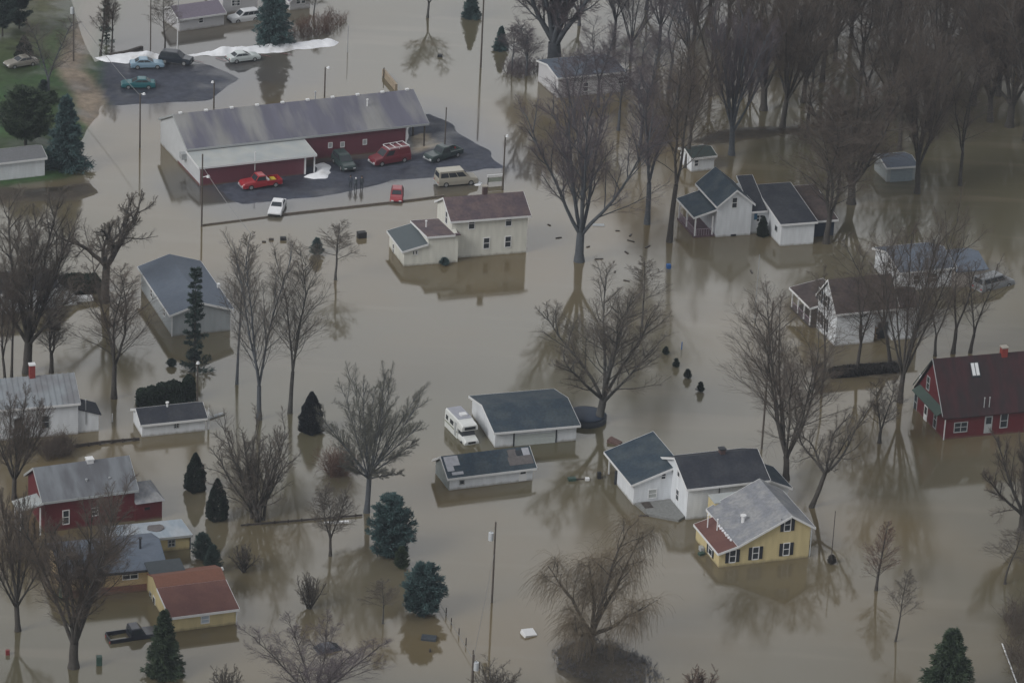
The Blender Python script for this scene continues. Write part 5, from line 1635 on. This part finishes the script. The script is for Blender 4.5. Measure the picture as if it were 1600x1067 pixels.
MB().loft([[(1.16, -.95, 1.35), (2.3, -.92, 1.33), (2.3, .92, 1.33), (1.16, .95, 1.35)], [(1.16, -.92, 1.95), (1.85, -.85, 1.96), (1.85, .85, 1.96), (1.16, .92, 1.95)]]).build('windshield', glass, RV)
MB().box(3.38, 3.46, -.5, .5, .7, .95).build('grille', black_pl, RV)
for sg in (-1, 1):
    MB().box(3.38, 3.45, sg * .72 - .15, sg * .72 + .15, .72, .92).build('headlight', lamp_glass, RV)
    for x in (-1.9, 2.4):
        o = MB().tube((x, sg * .85, .38), (x, sg * 1.1, .38), .38, n=14).build('wheel', rubber, RV)
        MB().tube((x, sg * 1.0, .38), (x, sg * 1.115, .38), .22, n=12).build('rim', rimm, o)
    for x0, x1 in ((-2.7, -2.0), (-1.3, -.2)): MB().box(x0, x1, sg * 1.125 - .03, sg * 1.125 + .03, 1.75, 2.3).build('side_window', glass, RV)
MB().box(.2, .8, -1.16, -1.12, .8, 2.5).build('door', trim_grey, RV)
MB().box(-3.0, 1.1, -1.15, -1.12, 1.35, 1.5).box(-3.0, 1.1, 1.12, 1.15, 1.35, 1.5).build('side_stripe', mat("stripe_olive", (.20, .22, .14), .5, .1), RV)
MB().box(-3.15, -3.105, -.6, .6, 1.7, 2.4).build('rear_window', glass, RV)

# ------------------------------------------------------------------ people (one continuous skinned body each)
def clothes(name, top, legs, skin=(.42, .26, .19)):
    m = bpy.data.materials.new(name)
    m.use_nodes = True
    t = m.node_tree
    b = t.nodes["Principled BSDF"]
    b.inputs['Roughness'].default_value = .85
    tc = t.nodes.new("ShaderNodeTexCoord")
    sx = t.nodes.new("ShaderNodeSeparateXYZ")
    cr = t.nodes.new("ShaderNodeValToRGB")
    cr.color_ramp.interpolation = 'CONSTANT'
    e = cr.color_ramp.elements
    e[0].color = (*legs, 1)
    e[1].position = .46
    e[1].color = (*top, 1)
    e.new(.755).color = (*skin, 1)
    mr_ = t.nodes.new("ShaderNodeMath")
    mr_.operation = 'MULTIPLY'
    mr_.inputs[1].default_value = .5
    t.links.new(tc.outputs['Object'], sx.inputs[0])
    t.links.new(sx.outputs[2], mr_.inputs[0])
    t.links.new(mr_.outputs[0], cr.inputs[0])
    t.links.new(cr.outputs[0], b.inputs['Base Color'])
    return m
def person(label, px, py, rotz, m, cap, armr, arml, ht=1.0, z=-.06, seed=0):
    root = thing('person', label, 'person', (*G(px, py)[:2], z), rotz, "three people standing together on the lot")
    V, E, R = [], [], []
    def v(p, r, par=None):
        V.append(tuple(q * ht for q in p))
        R.append(r)
        if par is not None: E.append((par, len(V) - 1))
        return len(V) - 1
    pel = v((0, 0, .95), .155)
    wa_ = v((0, .01, 1.12), .145, pel)
    ch = v((0, .0, 1.34), .165, wa_)
    nk = v((0, .01, 1.50), .06, ch)
    hd = v((0, .03, 1.60), .085, nk)
    v((0, .03, 1.71), .085, hd)
    v((0, .11, 1.605), .028, hd)
    for sg, arm in ((1, armr), (-1, arml)):
        hip = v((sg * .10, 0, .86), .10, pel)
        kn = v((sg * .12, .02, .50), .072, hip)
        an = v((sg * .13, -.01, .10), .052, kn)
        v((sg * .14, .16, .04), .042, an)
        sh_ = v((sg * .20, 0, 1.41), .065, ch)
        el = v(tuple(np.array((sg * .26, -.02, 1.13)) + arm[0]), .05, sh_)
        wr = v(tuple(np.array((sg * .27, .07, .90)) + arm[1]), .034, el)
        dirv = nrm(np.array(V[wr]) / ht - np.array(V[el]) / ht)
        pm_ = v(tuple(np.array(V[wr]) / ht + dirv * .08), .036, wr)
        sd = nrm(np.cross(dirv, (sg, .2, 0)))
        for k, ln_ in enumerate((.075, .09, .085, .065)):
            o_ = sd * (k - 1.5) * .022
            q = v(tuple(np.array(V[pm_]) / ht + o_ + dirv * .045), .010, pm_)
            v(tuple(np.array(V[q]) / ht + dirv * ln_ * .6 + np.array((-sg * .02, 0, 0))), .008, q)
        q = v(tuple(np.array(V[wr]) / ht + dirv * .03 - sd * .045), .011, wr)
        v(tuple(np.array(V[q]) / ht + dirv * .045 - sd * .012), .009, q)
    me = bpy.data.meshes.new('body')
    me.from_pydata(V, E, [])
    me.materials.append(m)
    o = bpy.data.objects.new('body', me)
    COL.objects.link(o)
    o.parent = root
    sk = o.modifiers.new('skin', 'SKIN')
    sk.use_smooth_shade = True
    for i, sv in enumerate(me.skin_vertices[0].data):
        sv.radius = (R[i] * ht, R[i] * ht * (.72 if i in (0, 1, 2) else 1))
        sv.use_root = (i == 0)
    o.modifiers.new('sub', 'SUBSURF').levels = 1
    o.modifiers['sub'].render_levels = 2
    hb = MB()
    rg = []
    for zz, r in ((1.64, .105), (1.70, .112), (1.76, .098), (1.80, .06), (1.815, .01)):
        rg.append([((r * math.cos(a_)) * ht, (.025 + r * 1.1 * math.sin(a_)) * ht, zz * ht) for a_ in np.linspace(0, 6.283, 11)[:-1]])
    hb.loft(rg)
    if cap[0] == 'cap': hb.box(-.08 * ht, .08 * ht, .10 * ht, .22 * ht, 1.655 * ht, 1.68 * ht)
    hb.build(cap[0], cap[1], root, smooth=True)
    return root
z3 = np.zeros(3)
cap_w = mat("cap_white", (.75, .75, .76), .7, .05)
hair_d = mat("hair_dark", (.025, .02, .018), .8, .1)
person("person in dark jacket standing left of the one in the white cap", 547.5, 293, math.radians(170), clothes("clothes_a", (.05, .06, .085), (.045, .055, .065)), ('hair', hair_d), (z3, z3), (z3, z3))
person("person in a white cap standing in the middle of three", 555.5, 296, math.radians(200), clothes("clothes_b", (.08, .10, .115), (.05, .06, .07)), ('cap', cap_w), (z3, np.array((-.1, .15, .18))), (z3, np.array((.1, .15, .18))), .96)
person("person in dark clothes standing right of the one in the white cap", 565, 294.5, math.radians(150), clothes("clothes_c", (.045, .055, .065), (.035, .045, .055)), ('hair', hair_d), (z3, z3), (z3, z3), 1.02)

# ------------------------------------------------------------------ poles, wires, fences, floating things
def pole(name, label, bx, by, top, r=.13, cat='utility pole', lamp=None, cross=False, trans=None, m=None, zb=-1, group=None):
    g = G(bx, by)
    h = float(height(bx, by, top))
    root = thing(name, label, cat, g, 0, group)
    MB().tube((0, 0, zb), (0, 0, h), r, r * .75, 9).build('shaft', m or wood_pole, root)
    if cross: MB().box(-1.1, 1.1, -.06, .06, h - .75, h - .6).build('crossarm', wood_pole, root)
    if trans:
        o = MB().tube((trans[0], 0, h + trans[1]), (trans[0], 0, h + trans[1] + .85), .26, n=12).build('transformer', mat("transformer_grey", (.52, .55, .58), .5, .06), root)
        MB().tube((trans[0], 0, h + trans[1] + .852), (trans[0], 0, h + trans[1] + 1.05), .05).build('bushing', steel, o)
    if lamp:
        o = MB().tube((0, 0, h - .15), (lamp, -.1, h + .05), .04, n=6).build('lamp_arm', steel, root)
        MB().tube((lamp, -.1, h - .12), (lamp, -.1, h + .12), .24, .14, 10).build('lamp_head', lamp_glass, o)
    return root, g, h
pA = pole('utility_pole', "utility pole with a white transformer in the water at lower centre", 768.5, 941, 815, .115, trans=(-.42, -2.1))
pB = pole('utility_pole', "utility pole with a pale transformer cut by the bottom edge", 737, 1085, 1022, .15, trans=(.3, -1.7))
pC = pole('street_lamp', "tall dark pole with a white lamp at the annex's front corner", 315, 354, 241, .12, 'street lamp')
MB().path([(0, 0, 6.6), (.7, -.1, 6.9)], .04).tube((.75, -.1, 6.7), (.75, -.1, 6.95), .26, .15, 10).build('lamp_head', lamp_glass, pC[0])
pD = pole('utility_pole', "pole with a small white lamp standing in water below the teal sedan", 218.5, 231, 146, .12, lamp=.5)
pE = pole('utility_pole', "tall pole with pale fitting on the lawn at upper left", 115, 98, 12, .12, trans=(-.2, -.9))
pole('street_lamp', "short lamp pole behind the left half of the metal roof", 334, 169, 128, .12, 'street lamp', lamp=-.2)
pole('street_lamp', "lamp pole behind the middle of the metal roof", 507, 152, 105, .12, 'street lamp', lamp=.45)
pole('street_lamp', "dark lamp pole at the porch end of the metal building", 695, 228, 168, .1, 'street lamp')
pole('utility_pole', "thin far pole standing in open water at the top", 751, 106, -10, .14)
pole('utility_pole', "pole with a bluish fitting beside the white sign board", 785.5, 297, 212, .12, lamp=.25)
pole('utility_pole', "dark pole rising behind the black farmhouse roof", 1190, 701, 470, .12)
pole('street_lamp', "dark lamp pole behind the little black-roofed white shed", 308, 628, 566, .1, 'street lamp', lamp=.05)
pole('street_lamp', "white-topped post at the back corner of the red-brown garage roof", 344, 912, 887, .06, 'street lamp', lamp=.15)
pole('utility_pole', "thin pole between the mauve-roofed cottage and the ragged spruce", 235, 84, -20, .1)
pole('flag_pole', "white pole in front of the mauve-roofed cottage", 277, 86, 28, .08, 'pole', m=trim_white)
pole('metal_post', "thin grey post in the water right of the cross-gabled house", 1179, 500, 398, .05, 'post', m=steel)
pole('metal_post', "thin dark post beside the yellow house's right corner", 1298, 882, 798, .05, 'post', m=dark_wood)
pole('metal_post', "short white post beside the bare tree left of the small white shed", 175.5, 659, 646, .08, 'post', m=trim_white)
pole('metal_post', "slim grey post at the far end of the long snow bank", 543, 82, 40, .06, 'post', m=steel)
def wire(label, p, q, sag, r=.035, name='power_line'):
    p, q = np.array(p), np.array(q)
    t_ = np.linspace(0, 1, 14)
    pts = [tuple(p + (q - p) * s_ - np.array([0, 0, sag * 4 * s_ * (1 - s_)])) for s_ in t_]
    c_ = (p + q) / 2
    o = MB().path([tuple(np.array(k) - c_) for k in pts], r, 4).build(name, wire_m, loc=tuple(c_))
    return tag(o, label, 'wire')
def tip(P, dz=-.1): return P[1] + np.array([0, 0, P[2] + dz])
wire("power line from the lawn pole down to the pole below the teal sedan", tip(pE, -.6), tip(pD, -.3), .5)
wire("guy wire slanting from the lower centre utility pole", tip(pA, -3.6), G(738, 1036), .1, .02, 'guy_wire')
wire("service wire running from the annex lamp pole towards the right", tip(pC, -1.6), G(398, 372, 3.0), .4)
def rail(name, label, pts, h, th, m, cat, posts=0, top=None):
    W = [G(*p) for p in pts]
    c_ = np.mean(W, 0)
    root = thing(name, label, cat, c_)
    b_ = MB()
    for p, q in zip(W[:-1], W[1:]):
        d_ = nrm((q - p))
        n_ = np.array([-d_[1], d_[0], 0]) * th / 2
        p, q = p - c_, q - c_
        vs = [p - n_, q - n_, q + n_, p + n_]
        b_.add([tuple(v_ + np.array([0, 0, (-.6 if top is None else top)])) for v_ in vs] + [tuple(v_ + np.array([0, 0, h])) for v_ in vs],
               [(3, 2, 1, 0), (4, 5, 6, 7), (0, 1, 5, 4), (1, 2, 6, 5), (2, 3, 7, 6), (3, 0, 4, 7)])
    b_.build('beam', m, root)
    if posts:
        L_ = W[-1] - W[0]
        for k in range(posts):
            p = W[0] + L_ * (k + .5) / posts - c_
            MB().box(p[0] - .09, p[0] + .09, p[1] - .09, p[1] + .09, -1, h + .1).build('post', m, root)
    return root
rail('guard_rail', "long right piece of the low dark guard rail along the lot's front", [(424, 338), (540, 325), (640, 314), (694, 307)], .2, .2, mat("rail_rust", (.16, .135, .115), .85, .2, 2), 'guard rail')
rail('guard_rail', "short left piece of the low dark guard rail, by the lamp pole", [(317, 352.5), (380, 344.5), (419, 339.5)], .16, .2, MATS["rail_rust"], 'guard rail')
rail('garden_fence', "sunken wire fence line left of the round-crowned tree", [(376, 822), (470, 814), (566, 806)], .22, .12, dark_wood, 'fence', 9, .05)
rail('garden_fence', "sunken dark fence line between the seam-roofed house and the small white shed", [(112, 700), (160, 693), (218, 688)], .35, .12, dark_wood, 'fence', 6, .05)
rail('floating_log', "dark log lying behind the shorter snow bank", [(172, 88), (200, 83), (222, 76)], .35, .5, dark_wood, 'log')
rail('sign_wall', "tan plank wall stub rising behind the metal building's ridge", [(599, 118), (619, 142)], .95, .35, mat("tan_plank", (.32, .26, .19), .8, .15, 2), 'wall')
pole('fence_post', "dark post at the tip of the tan plank stub", 599.5, 122, 106, .1, 'post', m=dark_wood)
for i, (x, y) in enumerate(((697, 960), (705, 976), (717, 992), (728, 1007), (739, 1026), (749, 1044))):
    r_, g_, h_ = pole('fence_post', ["topmost", "second", "third", "fourth", "fifth", "lowest"][i] + " of the dark fence posts running down from the lower blue-green pine", x, y, y - 11, .07, 'post', m=dark_wood, group="drowned fence posts")
wire("wire strung along the drowned fence posts below the pine", G(680, 930, .5), G(752, 1050, .6), .02, .03, 'fence_wire')
# white sign board
a, q = G(761, 289), G(786, 287)
sg_ = thing('sign_board', "white-topped sign frame on thin legs behind the cream house", 'sign', a, math.atan2(q[1] - a[1], q[0] - a[0]))
L_ = float(np.linalg.norm(q - a))
MB().box(0, L_, -.08, .08, 1.05, 1.35).build('board', trim_white, sg_)
for x in (.1, L_ - .1): MB().box(x - .05, x + .05, -.05, .05, -.8, 1.048).build('leg', dark_wood, sg_)
MB().box(.16, L_ - .16, -.02, .02, .35, .95).build('panel', mat("sign_pale", (.30, .33, .28), .7, .1), sg_)
def bar(name, label, cat, px, py, rotz, L, W, hgt, m, z=0., tilt=(0, 0), bev=.03, group=None):
    """a small bevelled slab or crate afloat"""
    x, y = L / 2, W / 2
    b_ = MB()
    c_ = min(bev, x * .4, y * .4)
    def pl(i, z_): return [(-x + i, -y + c_ + i, z_), (-x + c_ + i, -y + i, z_), (x - c_ - i, -y + i, z_), (x - i, -y + c_ + i, z_), (x - i, y - c_ - i, z_), (x - c_ - i, y - i, z_), (-x + c_ + i, y - i, z_), (-x + i, y - c_ - i, z_)]
    b_.loft([pl(0, -.25), pl(0, hgt - c_ * .6), pl(c_ * .5, hgt)])
    o = b_.build(name, m)
    o.location = (*G(px, py)[:2], z)
    o.rotation_euler = (tilt[0], tilt[1], rotz)
    return tag(o, label, cat, group)
bar('white_slab', "bright white panel afloat tilted near the willow island", 'panel', 826, 991, .5, 1.35, 1.1, .22, trim_white, .12, (.25, .1))
bar('floating_plank', "long white plank afloat behind the forked sapling", 'plank', 526, 817, .22, 2.6, .35, .2, trim_white)
bar('floating_plank', "pale plank leading off the small white shed's right corner", 'plank', 335, 651, .75, 2.6, .5, .16, trim_grey)
bar('flat_trailer', "long white flat trailer bed in front of the bottle-green hedge", 'trailer', 118, 470, .28, 4.2, .9, .5, trim_white)
bar('floating_sheet', "pale sheet floating right of the huge vase-shaped tree", 'sheet', 935, 352, .1, 1.5, .8, .06, trim_grey)
bar('mailbox', "blue box half sunk in front of the cross-gabled house", 'box', 1044.5, 419, .3, .5, .5, .55, blue_pl)
bar('debris', "reddish-brown drift of debris right of the vase-shaped tree", 'debris', 960, 692, -.5, 1.5, .9, .3, mat("debris_rust", (.12, .075, .065), .9, .3, 4), .05, (.1, .2))
bar('drum', "dark half-sunk tank left of the cream house", 'tank', 565, 371, .4, 1.1, .8, .75, black_pl)
bar('drum', "dark thing afloat in the open water at the top", 'float', 687.5, 89, 0, .7, .6, .35, black_pl)
bar('floating_bin', "dark tub afloat above the tiny spruce", 'tub', 442.5, 375, .2, .75, .5, .4, black_pl)
bar('floating_log', "small dark log afloat left of the dark tub", 'log', 424, 375, .1, .6, .35, .2, dark_wood)
bar('floating_log', "tiny log afloat, leftmost of the bits by the dark tub", 'log', 412.5, 378.5, .1, .5, .3, .14, dark_wood)
bar('floating_tub', "dark tub with a pale spot below the lower blue-green pine", 'tub', 670, 998, -.1, 1.5, .95, .26, mat("tub_slate", (.045, .055, .068), .6, .15, 2))
bar('stump', "small dark stump below the dark tub with a pale spot", 'stump', 672, 1018, 0, .2, .2, .35, dark_wood)
bar('floating_bin', "greenish bin afloat below the round covered pool", 'bin', 893.5, 750, .3, .85, .6, .32, green_pl)
bar('floating_tub', "small white tub afloat beside the greenish bin", 'tub', 917.5, 750, .2, .45, .4, .3, trim_white)
bar('upright_barrel', "dark upright barrel left of the farmhouse wing", 'barrel', 936, 747, .2, .42, .42, .75, black_pl)
bar('deck_board', "thin dark board linking the greenish bin and the white tub", 'board', 905, 749, .3, 1.5, .1, .1, dark_wood)
bar('trash_can', "green trash can in the water right of the big many-limbed tree", 'trash can', 155, 1038, .2, .55, .55, .95, green_pl)
bar('gas_can', "small red can in the lower left corner", 'can', 12, 1022, .2, .4, .35, .5, mat("plastic_red", (.20, .03, .03), .5, .1))
bar('green_box', "pale green utility box behind the big many-limbed tree", 'box', 98, 932, .2, .7, .6, .85, mat("box_green", (.20, .32, .25), .6, .1))
bar('pool_ring', "faint teal ring of a pool lying beside the grey roof's back corner", 'pool', 284, 894, .2, 1.6, 1.4, .06, mat("pool_teal", (.14, .24, .24), .5, .1))
bar('crate', "small green crate beside the yellow house's left wall", 'crate', 1096, 866, .6, .7, .5, .25, green_pl)
bar('floating_board', "reddish board afloat in front of the wide navy wing's deck", 'board', 1006, 806, .2, 1.2, .3, .12, dark_wood)
bits = [(965, 361), (985, 368), (986, 377), (919, 386), (979, 395), (936, 405), (961, 425), (979, 439), (1012, 386), (858, 352), (873, 372), (1174, 425)]
for i, (x, y) in enumerate(bits):
    bar('drift_debris', "small scrap of dark drift debris floating right of the huge vase-shaped tree", 'debris', x, y, i * 1.3, .55 + .25 * (i % 3), .22, .09, dark_wood, 0, group="drift debris by the huge tree")
wp = G(1579, 1040)
wire("white pipe slanting through the water in the lower right corner", G(1566, 1005, .15), G(1592, 1075, .15), 0, .08, 'white_pipe').data.materials[0] = trim_white
# blue mail post
pole('mail_post', "post with a blue head beyond the row of drowned spruces", 1065, 546, 534, .07, 'post', m=blue_pl)
# round covered pool
g = G(916, 656)
pl_ = thing('covered_pool', "round pool under a dark blue cover beside the long white garage", 'pool', g)
rgs = []
for r_, z_ in ((2.3, -.6), (2.3, .62), (2.22, .72), (1.7, .86), (1.0, .97), (.3, 1.0)):
    rgs.append([(r_ * math.cos(a_) * (1 + .012 * math.sin(a_ * 7)), r_ * math.sin(a_), z_) for a_ in np.linspace(0, 6.2832, 33)[:-1]])
MB().loft(rgs[2:]).build('cover', navy_tarp, pl_, smooth=True)
MB().loft(rgs[:2]).build('side_wall', mat("pool_wall_dark", (.02, .026, .036), .6, .1), pl_, smooth=True)
# faint parking stripes on the upper lot
for i, (p, q) in enumerate((((299, 95), (318, 99)), ((337, 91), (354, 97)), ((408, 87), (423, 90)), ((437, 84), (456, 87)))):
    a, f = G(*p), G(*q)
    d_ = f - a
    o = MB().box(0, float(np.linalg.norm(d_)), -.07, .07, .10, .112).build('parking_stripe', mat("faded_red_paint", (.22, .12, .13), .8, .2, 2), loc=(a[0], a[1], 0), rotz=math.atan2(d_[1], d_[0]))
    o['kind'] = 'structure'
